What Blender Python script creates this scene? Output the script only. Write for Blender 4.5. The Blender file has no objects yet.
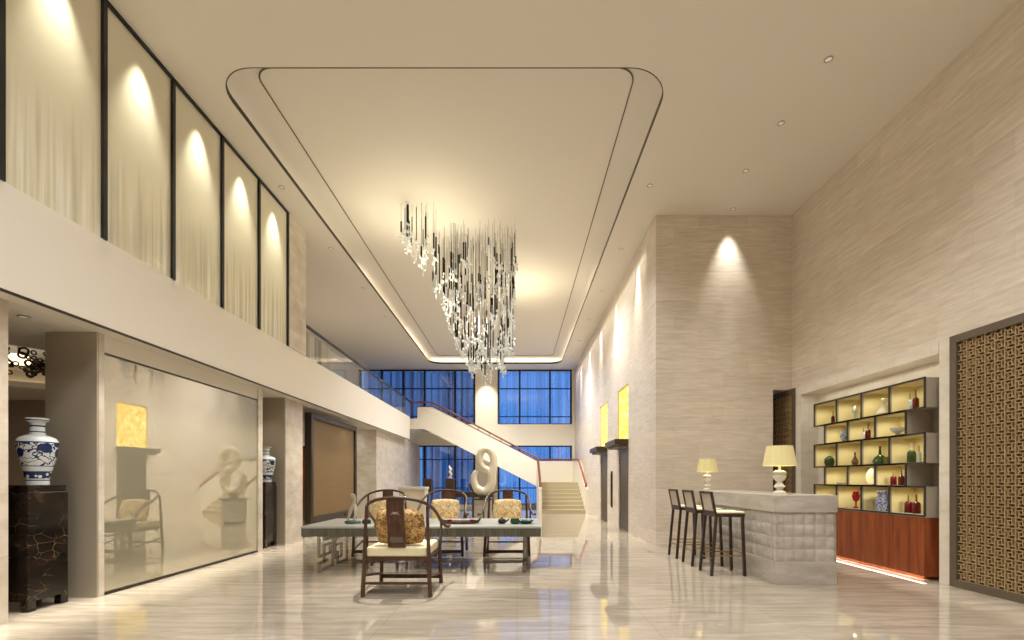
import bpy, math, random
from mathutils import Vector, Matrix
PI = math.pi
C = bpy.context.scene.collection
random.seed(7)
F = 480.0

# ------------------------------------------------------------------ mesh builder
class MB:
    def __init__(s): s.v = []; s.f = []; s.m = []; s.cur = 0
    def add(s, vs, fs):
        b = len(s.v); s.v += [tuple(p) for p in vs]
        for f in fs: s.f.append(tuple(b+i for i in f)); s.m.append(s.cur)
    def box(s, x0, x1, y0, y1, z0, z1):
        s.add([(x0,y0,z0),(x1,y0,z0),(x1,y1,z0),(x0,y1,z0),(x0,y0,z1),(x1,y0,z1),(x1,y1,z1),(x0,y1,z1)],
              [(0,3,2,1),(4,5,6,7),(0,1,5,4),(1,2,6,5),(2,3,7,6),(3,0,4,7)])
        return s
    def bar(s, a, b, w, h=None, up=(0,0,1)):
        a = Vector(a); b = Vector(b); h = h or w
        d = (b-a).normalized(); u = Vector(up)
        if abs(d.dot(u)) > .99: u = Vector((0,1,0))
        r = d.cross(u).normalized(); u = r.cross(d).normalized()
        vs = []
        for p in (a, b):
            for i, j in ((-1,-1),(1,-1),(1,1),(-1,1)): vs.append(p + r*i*w/2 + u*j*h/2)
        s.add(vs, [(3,2,1,0),(4,5,6,7),(0,1,5,4),(1,2,6,5),(2,3,7,6),(3,0,4,7)])
        return s
    def tube(s, pts, r, n=8, closed=False, sx=1.0):
        pts = [Vector(p) for p in pts]; N = len(pts)
        rs = r if isinstance(r, (list, tuple)) else [r]*N
        prev = None; rings = []
        for i, p in enumerate(pts):
            if closed: t = pts[(i+1) % N] - pts[i-1]
            else: t = pts[min(i+1, N-1)] - pts[max(i-1, 0)]
            t.normalize()
            if prev is None:
                a = Vector((0,0,1)) if abs(t.z) < .9 else Vector((0,1,0))
                a = (a - t*a.dot(t)).normalized()
            else:
                a = prev - t*prev.dot(t)
                a = a.normalized() if a.length > 1e-6 else Vector((1,0,0))
            prev = a; b = t.cross(a)
            rings.append([p + a*math.cos(2*PI*k/n)*rs[i] + b*math.sin(2*PI*k/n)*rs[i]*sx for k in range(n)])
        vs = [q for R in rings for q in R]; fs = []
        for i in range(N if closed else N-1):
            j = (i+1) % N
            for k in range(n): fs.append((i*n+k, i*n+(k+1)%n, j*n+(k+1)%n, j*n+k))
        if not closed: fs += [tuple(range(n))[::-1], tuple((N-1)*n+k for k in range(n))]
        s.add(vs, fs); return s
    def cyl(s, x, y, z0, z1, r0, r1=None, n=12):
        r1 = r0 if r1 is None else r1
        return s.lathe([(0,z0),(r0,z0),(r1,z1),(0,z1)], n, (x,y,0))
    def lathe(s, prof, n=24, c=(0,0,0), wob=None):
        vs = []; fs = []; idx = []
        for (r, z) in prof:
            if r <= 1e-6: idx.append([len(vs)]); vs.append((c[0], c[1], c[2]+z))
            else:
                row = []
                for k in range(n):
                    a = 2*PI*k/n; rr = r*(wob(a, z) if wob else 1)
                    row.append(len(vs)); vs.append((c[0]+rr*math.cos(a), c[1]+rr*math.sin(a), c[2]+z))
                idx.append(row)
        for A, B in zip(idx, idx[1:]):
            for k in range(n):
                k2 = (k+1) % n
                if len(A) == 1 and len(B) == 1: continue
                if len(A) == 1: fs.append((A[0], B[k2], B[k]))
                elif len(B) == 1: fs.append((A[k], A[k2], B[0]))
                else: fs.append((A[k], A[k2], B[k2], B[k]))
        s.add(vs, fs); return s
    def prism(s, poly, y0, y1, axis='y'):
        n = len(poly)
        def P(u, w, t): return (u, t, w) if axis == 'y' else ((t, u, w) if axis == 'x' else (u, w, t))
        vs = [P(u, w, y0) for u, w in poly] + [P(u, w, y1) for u, w in poly]
        s.add(vs, [tuple(range(n)), tuple(range(2*n-1, n-1, -1))] + [(i, n+i, n+(i+1)%n, (i+1)%n) for i in range(n)])
        return s
    def pillow(s, w, h, t, n=14, c=(0,0,0), tilt=0, power=.5):
        # soft cushion in the X-Z plane, thickness along Y
        R = Matrix.Rotation(tilt, 3, 'X'); vs = []; fs = []
        for side in (1, -1):
            for j in range(n+1):
                for i in range(n+1):
                    u = i/n*2-1; v = j/n*2-1
                    th = ((1-u**4)*(1-v**4))**power
                    pin = 1 - .07*(u*u*v*v) - 0
                    xx = u*w/2*(1-.06*(1-v*v)*0-.05*v*v*abs(u)) * pin; zz = v*h/2*(1-.05*u*u*abs(v)) * pin
                    wr = .05*math.sin(5*u+3*v)*t
                    p = R @ Vector((xx, side*(t/2*th + wr*th), zz))
                    vs.append(p + Vector(c))
            o = 0 if side == 1 else (n+1)**2
            for j in range(n):
                for i in range(n):
                    a = o+j*(n+1)+i; q = (a, a+1, a+n+2, a+n+1)
                    fs.append(q if side == -1 else q[::-1])
        s.add(vs, fs); return s
    def build(s, name, mats, parent=None, smooth=False, loc=None):
        me = bpy.data.meshes.new(name); me.from_pydata(s.v, [], s.f)
        if not isinstance(mats, (list, tuple)): mats = [mats]
        for m in mats: me.materials.append(m)
        for p, mi in zip(me.polygons, s.m): p.material_index = mi; p.use_smooth = smooth
        me.validate(); me.update()
        if smooth:
            try: me.set_sharp_from_angle(angle=math.radians(40))
            except Exception: pass
        o = bpy.data.objects.new(name, me); C.objects.link(o)
        if parent: o.parent = parent
        if loc: o.location = loc
        return o

def bevel(o, w=.005, seg=2):
    m = o.modifiers.new('bevel', 'BEVEL'); m.width = w; m.segments = seg; m.limit_method = 'ANGLE'; return o
def thing(name, label, cat, loc=(0,0,0), rz=0, group=None):
    o = bpy.data.objects.new(name, None); C.objects.link(o); o.empty_display_size = .1
    o.location = loc; o.rotation_euler = (0,0,rz); o['label'] = label; o['category'] = cat
    if group: o['group'] = group
    return o
def tag(o, label, cat, group=None):
    o['label'] = label; o['category'] = cat
    if group: o['group'] = group
    return o
def struct(name, mb, mat, smooth=False, label=None):
    o = mb.build(name, mat, smooth=smooth); o['kind'] = 'structure'
    if label: o['label'] = label
    return o
def dup(root, loc, rz, label, group=None):
    r = root.copy(); C.objects.link(r); r.location = loc; r.rotation_euler = (0,0,rz); r['label'] = label
    if group: r['group'] = group
    for ch in list(root.children):
        c = ch.copy(); C.objects.link(c); c.parent = r
        for g in list(ch.children):
            d = g.copy(); C.objects.link(d); d.parent = c
    return r

# ------------------------------------------------------------------ materials
def lin(c):
    c = [x/255 for x in c]
    return tuple(x/12.92 if x <= .04045 else ((x+.055)/1.055)**2.4 for x in c)+(1,)
def newmat(name):
    m = bpy.data.materials.new(name); m.use_nodes = True
    nt = m.node_tree; b = nt.nodes['Principled BSDF']; return m, nt, b
def plain(name, rgb, rough=.5, metal=0, emit=None, es=0, coat=0, alpha=None, trans=0, ior=None):
    m, nt, b = newmat(name)
    b.inputs['Base Color'].default_value = lin(rgb); b.inputs['Roughness'].default_value = rough
    b.inputs['Metallic'].default_value = metal
    if coat: b.inputs['Coat Weight'].default_value = coat; b.inputs['Coat Roughness'].default_value = .05
    if emit: b.inputs['Emission Color'].default_value = lin(emit); b.inputs['Emission Strength'].default_value = es
    if trans: b.inputs['Transmission Weight'].default_value = trans
    if ior: b.inputs['IOR'].default_value = ior
    n = nt.nodes.new('ShaderNodeTexNoise'); n.inputs['Scale'].default_value = 35
    mr = nt.nodes.new('ShaderNodeMapRange'); mr.inputs['To Min'].default_value = max(.02, rough-.04); mr.inputs['To Max'].default_value = min(1, rough+.04)
    nt.links.new(n.outputs['Fac'], mr.inputs['Value']); nt.links.new(mr.outputs['Result'], b.inputs['Roughness'])
    return m
def ramp(nt, fac, stops):
    r = nt.nodes.new('ShaderNodeValToRGB'); e = r.color_ramp.elements
    while len(e) < len(stops): e.new(.5)
    for i, (p, c) in enumerate(stops): e[i].position = p; e[i].color = lin(c)
    nt.links.new(fac, r.inputs['Fac']); return r.outputs['Color']
def coords(nt, axis, scale=(1,1,1), loc=(0,0,0)):
    """axis: 'z' plane xy, 'x' wall facing x (u=y,v=z), 'y' wall facing y (u=x,v=z)"""
    tc = nt.nodes.new('ShaderNodeTexCoord'); sp = nt.nodes.new('ShaderNodeSeparateXYZ'); cb = nt.nodes.new('ShaderNodeCombineXYZ')
    nt.links.new(tc.outputs['Object'], sp.inputs[0])
    u, v = {'z': ('X','Y'), 'x': ('Y','Z'), 'y': ('X','Z')}[axis]
    nt.links.new(sp.outputs[u], cb.inputs[0]); nt.links.new(sp.outputs[v], cb.inputs[1])
    mp = nt.nodes.new('ShaderNodeMapping'); mp.inputs['Scale'].default_value = scale; mp.inputs['Location'].default_value = loc
    nt.links.new(cb.outputs[0], mp.inputs['Vector']); return cb.outputs[0], mp.outputs[0]
def auto_coords(nt):
    """u = x+y , v = z : works for both wall directions"""
    tc = nt.nodes.new('ShaderNodeTexCoord'); sp = nt.nodes.new('ShaderNodeSeparateXYZ'); cb = nt.nodes.new('ShaderNodeCombineXYZ')
    nt.links.new(tc.outputs['Object'], sp.inputs[0])
    ad = nt.nodes.new('ShaderNodeMath'); ad.operation = 'ADD'
    nt.links.new(sp.outputs['X'], ad.inputs[0]); nt.links.new(sp.outputs['Y'], ad.inputs[1])
    nt.links.new(ad.outputs[0], cb.inputs[0]); nt.links.new(sp.outputs['Z'], cb.inputs[1]); return cb.outputs[0]
def stone(name, axis, dark, mid, light, bw=1.2, bh=.6, rough=.35, joint=.82, sc=(.8,16,1), offset=.5, blockvar=.12, msize=.006, bias=(.3,.7), distort=.25, ior=None):
    m, nt, b = newmat(name)
    vec = auto_coords(nt) if axis == 'a' else coords(nt, axis)[0]
    mp = nt.nodes.new('ShaderNodeMapping'); mp.inputs['Scale'].default_value = sc; nt.links.new(vec, mp.inputs['Vector'])
    n = nt.nodes.new('ShaderNodeTexNoise'); n.inputs['Scale'].default_value = 1.6; n.inputs['Detail'].default_value = 6; n.inputs['Roughness'].default_value = .62
    n.inputs['Distortion'].default_value = distort
    nt.links.new(mp.outputs[0], n.inputs['Vector'])
    col = ramp(nt, n.outputs['Fac'], [(bias[0], dark), (.5, mid), (bias[1], light)])
    br = nt.nodes.new('ShaderNodeTexBrick'); br.inputs['Scale'].default_value = 1; br.inputs['Brick Width'].default_value = bw; br.inputs['Row Height'].default_value = bh
    br.inputs['Mortar Size'].default_value = msize; br.inputs['Mortar Smooth'].default_value = 0; br.offset = offset
    br.inputs['Color1'].default_value = (1,1,1,1); br.inputs['Color2'].default_value = (1-blockvar,1-blockvar,1-blockvar*1.1,1); br.inputs['Mortar'].default_value = (joint,joint,joint*.97,1)
    nt.links.new(vec, br.inputs['Vector'])
    mx = nt.nodes.new('ShaderNodeMix'); mx.data_type = 'RGBA'; mx.blend_type = 'MULTIPLY'; mx.inputs[0].default_value = 1
    nt.links.new(col, mx.inputs[6]); nt.links.new(br.outputs['Color'], mx.inputs[7]); nt.links.new(mx.outputs[2], b.inputs['Base Color'])
    b.inputs['Roughness'].default_value = rough
    if ior: b.inputs['IOR'].default_value = ior
    return m
M = {}
TR = ((216,203,187),(228,217,203),(240,231,219))
M['wall'] = stone('beige_travertine', 'a', *TR, bw=.95, bh=.28, joint=.9, blockvar=.10, rough=.42, sc=(1.5,13,1), msize=.004, distort=.5)
M['marble'] = stone('cream_marble', 'a', (222,213,198),(234,227,214),(242,237,226), bw=.6, bh=.9, joint=.9, blockvar=.05, rough=.25, sc=(1.2,3,1), offset=0)
M['column'] = stone('column_marble', 'a', (196,182,166),(214,202,186),(228,220,208), bw=.8, bh=.6, joint=.88, blockvar=.1, rough=.3, sc=(1.5,2.5,1), offset=0)
M['greymarble'] = stone('bar_marble', 'a', (168,161,151),(186,179,169),(206,200,191), bw=6, bh=6, joint=1, blockvar=0, rough=.28, sc=(1.3,5,1))
M['floor'] = stone('polished_floor', 'z', (158,146,128),(177,165,148),(196,185,169), bw=1.2, bh=1.2, joint=.8, blockvar=.10, rough=.035, ior=1.6, distort=.8, sc=(.9,6,1), offset=0, msize=.004)
M['ceiling'] = plain('cream_plaster', (232,226,216), .75)
M['plaster'] = plain('warm_white_plaster', (234,227,215), .6)
M['white'] = plain('white_plaster', (240,233,217), .6)
M['trim'] = plain('dark_bronze_trim', (48,40,30), .35, .4)
M['black'] = plain('dark_frame', (26,26,28), .4, .2)
M['steel'] = plain('satin_steel', (182,172,154), .34, .3)
M['chrome'] = plain('chrome', (140,137,130), .2, .9)
M['brass'] = plain('brass', (170,140,80), .3, .8)
M['back'] = plain('backroom_paint', (150,132,112), .7)
M['blackglass'] = plain('smoked_tube', (30,24,20), .15, .2)
M['led'] = plain('led', (255,236,200), .5, 0, (255,228,180), 2.5)
M['spot'] = plain('spot_lens', (230,235,240), .3, 0, (255,245,225), .25)

def wood(name, dark, mid, light, axis='Z', scale=1.0, rough=.35):
    m, nt, b = newmat(name)
    tc = nt.nodes.new('ShaderNodeTexCoord'); mp = nt.nodes.new('ShaderNodeMapping')
    s = {'Z': (9,9,.8), 'X': (.8,9,9), 'Y': (9,.8,9)}[axis]; mp.inputs['Scale'].default_value = tuple(x*scale for x in s)
    nt.links.new(tc.outputs['Object'], mp.inputs['Vector'])
    n = nt.nodes.new('ShaderNodeTexNoise'); n.inputs['Scale'].default_value = 1.5; n.inputs['Detail'].default_value = 5; n.inputs['Distortion'].default_value = .6
    nt.links.new(mp.outputs[0], n.inputs['Vector'])
    nt.links.new(ramp(nt, n.outputs['Fac'], [(.3, dark), (.5, mid), (.72, light)]), b.inputs['Base Color'])
    b.inputs['Roughness'].default_value = rough; return m
M['redwood'] = wood('reddish_veneer', (112,52,24), (140,70,36), (160,86,46))
M['chair'] = wood('dark_walnut', (52,34,24), (72,48,34), (92,64,46), scale=2)
M['splat'] = wood('walnut_splat', (56,32,22), (80,48,32), (104,66,44), scale=2)
M['stoolwood'] = wood('espresso_wood', (40,27,19), (54,38,27), (68,50,38), scale=2)
M['rail'] = wood('red_brown_rail', (96,48,18), (122,66,28), (142,82,38), scale=2)
M['greywood'] = wood('grey_stained_wood', (150,152,144), (168,170,162), (184,184,176), 'X', 1.2)
M['apron'] = wood('grey_apron_wood', (66,66,56), (84,82,70), (102,98,86), 'Z', 2.2)
M['door'] = wood('red_door', (96,40,18), (120,54,24), (136,64,30))
M['dkbrown'] = wood('dark_brown_lacquer', (44,34,24), (56,44,32), (66,54,40))

def emper():
    m, nt, b = newmat('dark_veined_marble')
    tc = nt.nodes.new('ShaderNodeTexCoord')
    n = nt.nodes.new('ShaderNodeTexNoise'); n.inputs['Scale'].default_value = 5; n.inputs['Detail'].default_value = 6
    nt.links.new(tc.outputs['Object'], n.inputs['Vector'])
    c1 = ramp(nt, n.outputs['Fac'], [(.35,(12,9,8)), (.58,(30,21,15)), (.8,(74,54,38))])
    mpp = nt.nodes.new('ShaderNodeMix'); mpp.data_type = 'VECTOR'; mpp.inputs[0].default_value = .12
    mq = nt.nodes.new('ShaderNodeMapping'); mq.inputs['Scale'].default_value = (1,1,1.9); nt.links.new(tc.outputs['Object'], mq.inputs['Vector']); nt.links.new(mq.outputs[0], mpp.inputs[4]); nt.links.new(n.outputs['Color'], mpp.inputs[5])
    v = nt.nodes.new('ShaderNodeTexVoronoi'); v.feature = 'DISTANCE_TO_EDGE'; v.inputs['Scale'].default_value = 7
    nt.links.new(mpp.outputs[1], v.inputs['Vector'])
    mr = nt.nodes.new('ShaderNodeMapRange'); mr.inputs['From Min'].default_value = 0; mr.inputs['From Max'].default_value = .014; mr.inputs['To Min'].default_value = .6; mr.inputs['To Max'].default_value = 0
    nt.links.new(v.outputs['Distance'], mr.inputs['Value'])
    mk = nt.nodes.new('ShaderNodeMath'); mk.operation = 'MULTIPLY'; nt.links.new(mr.outputs[0], mk.inputs[0])
    n2 = nt.nodes.new('ShaderNodeTexNoise'); n2.inputs['Scale'].default_value = 4; nt.links.new(tc.outputs['Object'], n2.inputs['Vector'])
    mr2 = nt.nodes.new('ShaderNodeMapRange'); mr2.inputs['From Min'].default_value = .45; mr2.inputs['From Max'].default_value = .6
    nt.links.new(n2.outputs['Fac'], mr2.inputs['Value']); nt.links.new(mr2.outputs[0], mk.inputs[1])
    mx = nt.nodes.new('ShaderNodeMix'); mx.data_type = 'RGBA'; nt.links.new(mk.outputs[0], mx.inputs[0]); nt.links.new(c1, mx.inputs[6]); mx.inputs[7].default_value = lin((170,146,112))
    nt.links.new(mx.outputs[2], b.inputs['Base Color']); b.inputs['Roughness'].default_value = .15
    return m
M['emper'] = emper()
def porcelain():
    m, nt, b = newmat('blue_white_porcelain')
    tc = nt.nodes.new('ShaderNodeTexCoord'); sp = nt.nodes.new('ShaderNodeSeparateXYZ'); nt.links.new(tc.outputs['Object'], sp.inputs[0])
    # big blossoms
    v = nt.nodes.new('ShaderNodeTexVoronoi'); v.inputs['Scale'].default_value = 8.5; nt.links.new(tc.outputs['Object'], v.inputs['Vector'])
    blo = nt.nodes.new('ShaderNodeMath'); blo.operation = 'LESS_THAN'; blo.inputs[1].default_value = .43; nt.links.new(v.outputs['Distance'], blo.inputs[0])
    # vines
    n = nt.nodes.new('ShaderNodeTexNoise'); n.inputs['Scale'].default_value = 17; n.inputs['Detail'].default_value = 1.5; nt.links.new(tc.outputs['Object'], n.inputs['Vector'])
    a = nt.nodes.new('ShaderNodeMath'); a.operation = 'SUBTRACT'; a.inputs[1].default_value = .5; nt.links.new(n.outputs['Fac'], a.inputs[0])
    ab = nt.nodes.new('ShaderNodeMath'); ab.operation = 'ABSOLUTE'; nt.links.new(a.outputs[0], ab.inputs[0])
    vi = nt.nodes.new('ShaderNodeMath'); vi.operation = 'LESS_THAN'; vi.inputs[1].default_value = .03; nt.links.new(ab.outputs[0], vi.inputs[0])
    mxm = nt.nodes.new('ShaderNodeMath'); mxm.operation = 'MAXIMUM'; nt.links.new(blo.outputs[0], mxm.inputs[0]); nt.links.new(vi.outputs[0], mxm.inputs[1])
    # band masks by height from a ramp (constant)
    r = nt.nodes.new('ShaderNodeValToRGB'); r.color_ramp.interpolation = 'CONSTANT'; e = r.color_ramp.elements
    mrz = nt.nodes.new('ShaderNodeMapRange'); mrz.inputs['From Max'].default_value = .68; nt.links.new(sp.outputs['Z'], mrz.inputs['Value']); nt.links.new(mrz.outputs[0], r.inputs['Fac'])
    st = [(0,0),(.06,1),(.075,0),(.09,.55),(.19,1),(.2,0),(.27,1),(.285,.3),(.62,1),(.635,0),(.78,1),(.795,0),(.86,1),(.885,0),(.95,1),(.965,0)]
    while len(e) < len(st): e.new(.5)
    for i, (p, q) in enumerate(st): e[i].position = p; e[i].color = (q,q,q,1)
    g = nt.nodes.new('ShaderNodeMath'); g.operation = 'GREATER_THAN'; g.inputs[1].default_value = .9; nt.links.new(r.outputs['Color'], g.inputs[0])
    inb = nt.nodes.new('ShaderNodeMath'); inb.operation = 'COMPARE'; inb.inputs[1].default_value = .3; inb.inputs[2].default_value = .1; nt.links.new(r.outputs['Color'], inb.inputs[0])
    fl = nt.nodes.new('ShaderNodeMath'); fl.operation = 'MULTIPLY'; nt.links.new(mxm.outputs[0], fl.inputs[0]); nt.links.new(inb.outputs[0], fl.inputs[1])
    pt = nt.nodes.new('ShaderNodeMath'); pt.operation = 'COMPARE'; pt.inputs[1].default_value = .55; pt.inputs[2].default_value = .1; nt.links.new(r.outputs['Color'], pt.inputs[0])
    ch = nt.nodes.new('ShaderNodeTexVoronoi'); ch.inputs['Scale'].default_value = 26; nt.links.new(tc.outputs['Object'], ch.inputs['Vector'])
    cl = nt.nodes.new('ShaderNodeMath'); cl.operation = 'GREATER_THAN'; cl.inputs[1].default_value = .42; nt.links.new(ch.outputs['Distance'], cl.inputs[0])
    pm = nt.nodes.new('ShaderNodeMath'); pm.operation = 'MULTIPLY'; nt.links.new(pt.outputs[0], pm.inputs[0]); nt.links.new(cl.outputs[0], pm.inputs[1])
    s1 = nt.nodes.new('ShaderNodeMath'); s1.operation = 'MAXIMUM'; nt.links.new(g.outputs[0], s1.inputs[0]); nt.links.new(fl.outputs[0], s1.inputs[1])
    s2 = nt.nodes.new('ShaderNodeMath'); s2.operation = 'MAXIMUM'; nt.links.new(s1.outputs[0], s2.inputs[0]); nt.links.new(pm.outputs[0], s2.inputs[1])
    mx = nt.nodes.new('ShaderNodeMix'); mx.data_type = 'RGBA'; nt.links.new(s2.outputs[0], mx.inputs[0]); mx.inputs[6].default_value = lin((214,220,222)); mx.inputs[7].default_value = lin((30,48,96))
    nt.links.new(mx.outputs[2], b.inputs['Base Color']); b.inputs['Roughness'].default_value = .12
    return m
M['porcelain'] = porcelain()
def fabric(name, dark, mid, light, sc=22):
    m, nt, b = newmat(name)
    tc = nt.nodes.new('ShaderNodeTexCoord'); n = nt.nodes.new('ShaderNodeTexNoise'); n.inputs['Scale'].default_value = sc; n.inputs['Detail'].default_value = 3; n.inputs['Distortion'].default_value = 1.5
    nt.links.new(tc.outputs['Object'], n.inputs['Vector'])
    nt.links.new(ramp(nt, n.outputs['Fac'], [(.38, dark), (.5, mid), (.62, light)]), b.inputs['Base Color']); b.inputs['Roughness'].default_value = .85
    return m
M['brocade'] = fabric('gold_brocade', (120,82,36), (176,136,78), (214,180,124))
M['brocade_pale'] = fabric('pale_gold_brocade', (196,160,104), (224,198,150), (242,224,184), 16)
M['seat'] = plain('cream_upholstery', (222,212,176), .8)
M['pad'] = plain('pale_leather', (206,196,180), .5)
M['shade'] = None
def shade():
    m, nt, b = newmat('pleated_lampshade')
    b.inputs['Base Color'].default_value = lin((226,214,160)); b.inputs['Roughness'].default_value = .8
    b.inputs['Emission Color'].default_value = lin((255,232,150)); b.inputs['Emission Strength'].default_value = .10
    return m
M['shade'] = shade()
M['ceramic'] = plain('white_glazed_ceramic', (226,222,212), .15)
M['sculpt'] = plain('polished_cream_stone', (236,228,206), .25)
M['darkred'] = plain('dark_red_glass', (96,12,20), .15)
M['red'] = plain('red_lacquer', (176,22,18), .25)
M['green'] = plain('dark_green_glass', (46,66,20), .15)
M['jade'] = plain('jade_green_glaze', (30,74,60), .25)
M['olive'] = plain('olive_neck', (110,108,44), .3)
M['bluewhite'] = fabric('blue_white_glaze', (60,80,150), (160,170,196), (230,232,236), 40)
M['pale'] = plain('pale_glaze', (236,228,190), .3)
M['clearglass'] = plain('pale_glassware', (196,204,196), .1)
M['brownclay'] = plain('brown_clay', (96,72,30), .5)
M['shelf'] = plain('taupe_lacquer', (168,158,142), .45)
M['shelfedge'] = plain('dark_shelf_edge', (56,52,44), .4)
M['cellback'] = plain('gold_shelf_lining', (222,208,158), .6)
M['lattice'] = plain('bronze_lattice', (190,162,118), .45, .1)
M['latticeback'] = plain('brown_lattice_backing', (88,70,52), .6)
M['latframe'] = plain('taupe_frame', (98,86,72), .5)
M['steps'] = plain('sand_stone_steps', (176,164,136), .4)
M['tanpanel'] = None
def tanpanel():
    m, nt, b = newmat('tan_slatted_weave')
    tc = nt.nodes.new('ShaderNodeTexCoord'); w = nt.nodes.new('ShaderNodeTexWave'); w.bands_direction = 'Z'; w.inputs['Scale'].default_value = 5.5; w.inputs['Distortion'].default_value = .3
    nt.links.new(tc.outputs['Object'], w.inputs['Vector'])
    nt.links.new(ramp(nt, w.outputs['Fac'], [(0,(106,84,50)), (.5,(116,92,55)), (1,(122,97,59))]), b.inputs['Base Color']); b.inputs['Roughness'].default_value = .6
    return m
M['tanpanel'] = tanpanel()
def onyx():
    m, nt, b = newmat('backlit_onyx')
    tc = nt.nodes.new('ShaderNodeTexCoord'); n = nt.nodes.new('ShaderNodeTexNoise'); n.inputs['Scale'].default_value = 9; n.inputs['Detail'].default_value = 5
    nt.links.new(tc.outputs['Object'], n.inputs['Vector'])
    col = ramp(nt, n.outputs['Fac'], [(.32,(236,186,50)), (.5,(250,216,90)), (.66,(255,240,160))])
    nt.links.new(col, b.inputs['Base Color']); nt.links.new(col, b.inputs['Emission Color']); b.inputs['Emission Strength'].default_value = .85
    return m
M['onyx'] = onyx()
def glossmix(name, tint, diff, gl, tr, rough=.02, streak=None, gltint=(255,250,238)):
    """back-painted / filmed glass: diffuse + mirror + transparency"""
    m = bpy.data.materials.new(name); m.use_nodes = True; nt = m.node_tree; nt.nodes.clear()
    out = nt.nodes.new('ShaderNodeOutputMaterial'); d = nt.nodes.new('ShaderNodeBsdfDiffuse'); d.inputs['Color'].default_value = lin(tint)
    g = nt.nodes.new('ShaderNodeBsdfGlossy'); g.inputs['Roughness'].default_value = rough; g.inputs['Color'].default_value = lin(gltint)
    t = nt.nodes.new('ShaderNodeBsdfTransparent')
    if streak: streak(nt, d)
    tot = diff+gl
    m1 = nt.nodes.new('ShaderNodeMixShader'); m1.inputs[0].default_value = gl/max(tot,1e-6)
    nt.links.new(d.outputs[0], m1.inputs[1]); nt.links.new(g.outputs[0], m1.inputs[2])
    m2 = nt.nodes.new('ShaderNodeMixShader'); m2.inputs[0].default_value = tr
    nt.links.new(m1.outputs[0], m2.inputs[1]); nt.links.new(t.outputs[0], m2.inputs[2]); nt.links.new(m2.outputs[0], out.inputs[0])
    return m
M['screenglass'] = glossmix('beige_mirror_glass', (178,172,146), .48, .42, .12, rough=0)
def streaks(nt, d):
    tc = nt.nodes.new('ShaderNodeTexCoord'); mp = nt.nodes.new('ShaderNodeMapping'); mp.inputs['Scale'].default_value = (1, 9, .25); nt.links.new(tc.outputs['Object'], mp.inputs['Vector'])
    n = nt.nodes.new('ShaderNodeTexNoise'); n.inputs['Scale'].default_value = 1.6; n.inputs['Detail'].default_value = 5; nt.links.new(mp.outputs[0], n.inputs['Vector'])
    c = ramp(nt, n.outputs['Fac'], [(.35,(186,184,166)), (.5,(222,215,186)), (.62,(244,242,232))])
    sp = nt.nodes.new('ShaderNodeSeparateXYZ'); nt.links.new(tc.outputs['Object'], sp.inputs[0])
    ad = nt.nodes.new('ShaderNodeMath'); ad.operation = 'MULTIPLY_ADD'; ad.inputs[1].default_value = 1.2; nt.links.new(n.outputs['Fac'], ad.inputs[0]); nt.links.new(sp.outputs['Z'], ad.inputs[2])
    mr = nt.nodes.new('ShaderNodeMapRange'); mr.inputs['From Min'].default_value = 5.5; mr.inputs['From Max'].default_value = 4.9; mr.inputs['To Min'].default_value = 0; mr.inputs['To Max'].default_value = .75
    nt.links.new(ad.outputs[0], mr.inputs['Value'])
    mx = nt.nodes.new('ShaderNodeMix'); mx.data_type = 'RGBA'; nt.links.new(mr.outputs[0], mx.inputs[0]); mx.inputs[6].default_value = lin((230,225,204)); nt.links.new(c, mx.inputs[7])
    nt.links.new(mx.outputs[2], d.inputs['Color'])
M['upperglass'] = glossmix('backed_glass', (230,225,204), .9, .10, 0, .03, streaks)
M['pane'] = glossmix('clear_pane', (255,255,255), 0, .06, .94, gltint=(255,255,255))
M['balglass'] = glossmix('balustrade_glass', (200,210,210), .04, .1, .86, gltint=(255,255,255))
def curtain(name, rgb, tr):
    m = bpy.data.materials.new(name); m.use_nodes = True; nt = m.node_tree; nt.nodes.clear()
    out = nt.nodes.new('ShaderNodeOutputMaterial'); d = nt.nodes.new('ShaderNodeBsdfTranslucent'); d.inputs['Color'].default_value = lin(rgb)
    df = nt.nodes.new('ShaderNodeBsdfDiffuse'); df.inputs['Color'].default_value = lin(rgb)
    t = nt.nodes.new('ShaderNodeBsdfTransparent'); a = nt.nodes.new('ShaderNodeMixShader'); a.inputs[0].default_value = .12
    nt.links.new(d.outputs[0], a.inputs[1]); nt.links.new(df.outputs[0], a.inputs[2])
    b = nt.nodes.new('ShaderNodeMixShader')
    tc = nt.nodes.new('ShaderNodeTexCoord'); mp = nt.nodes.new('ShaderNodeMapping'); mp.inputs['Scale'].default_value = (3.2, 3.2, .02); nt.links.new(tc.outputs['Object'], mp.inputs['Vector'])
    n = nt.nodes.new('ShaderNodeTexNoise'); n.inputs['Scale'].default_value = 2.2; n.inputs['Detail'].default_value = 4; nt.links.new(mp.outputs[0], n.inputs['Vector'])
    mr = nt.nodes.new('ShaderNodeMapRange'); mr.inputs['From Min'].default_value = .35; mr.inputs['From Max'].default_value = .65
    mr.inputs['To Min'].default_value = min(1, tr+.22); mr.inputs['To Max'].default_value = max(0, tr-.22); nt.links.new(n.outputs['Fac'], mr.inputs['Value'])
    nt.links.new(mr.outputs[0], b.inputs[0]); nt.links.new(a.outputs[0], b.inputs[1]); nt.links.new(t.outputs[0], b.inputs[2]); nt.links.new(b.outputs[0], out.inputs[0])
    return m
M['curtain_blue'] = curtain('sheer_blue_curtain', (26,44,84), .26)
M['curtain_light'] = curtain('sheer_light_curtain', (130,160,200), .72)
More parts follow.
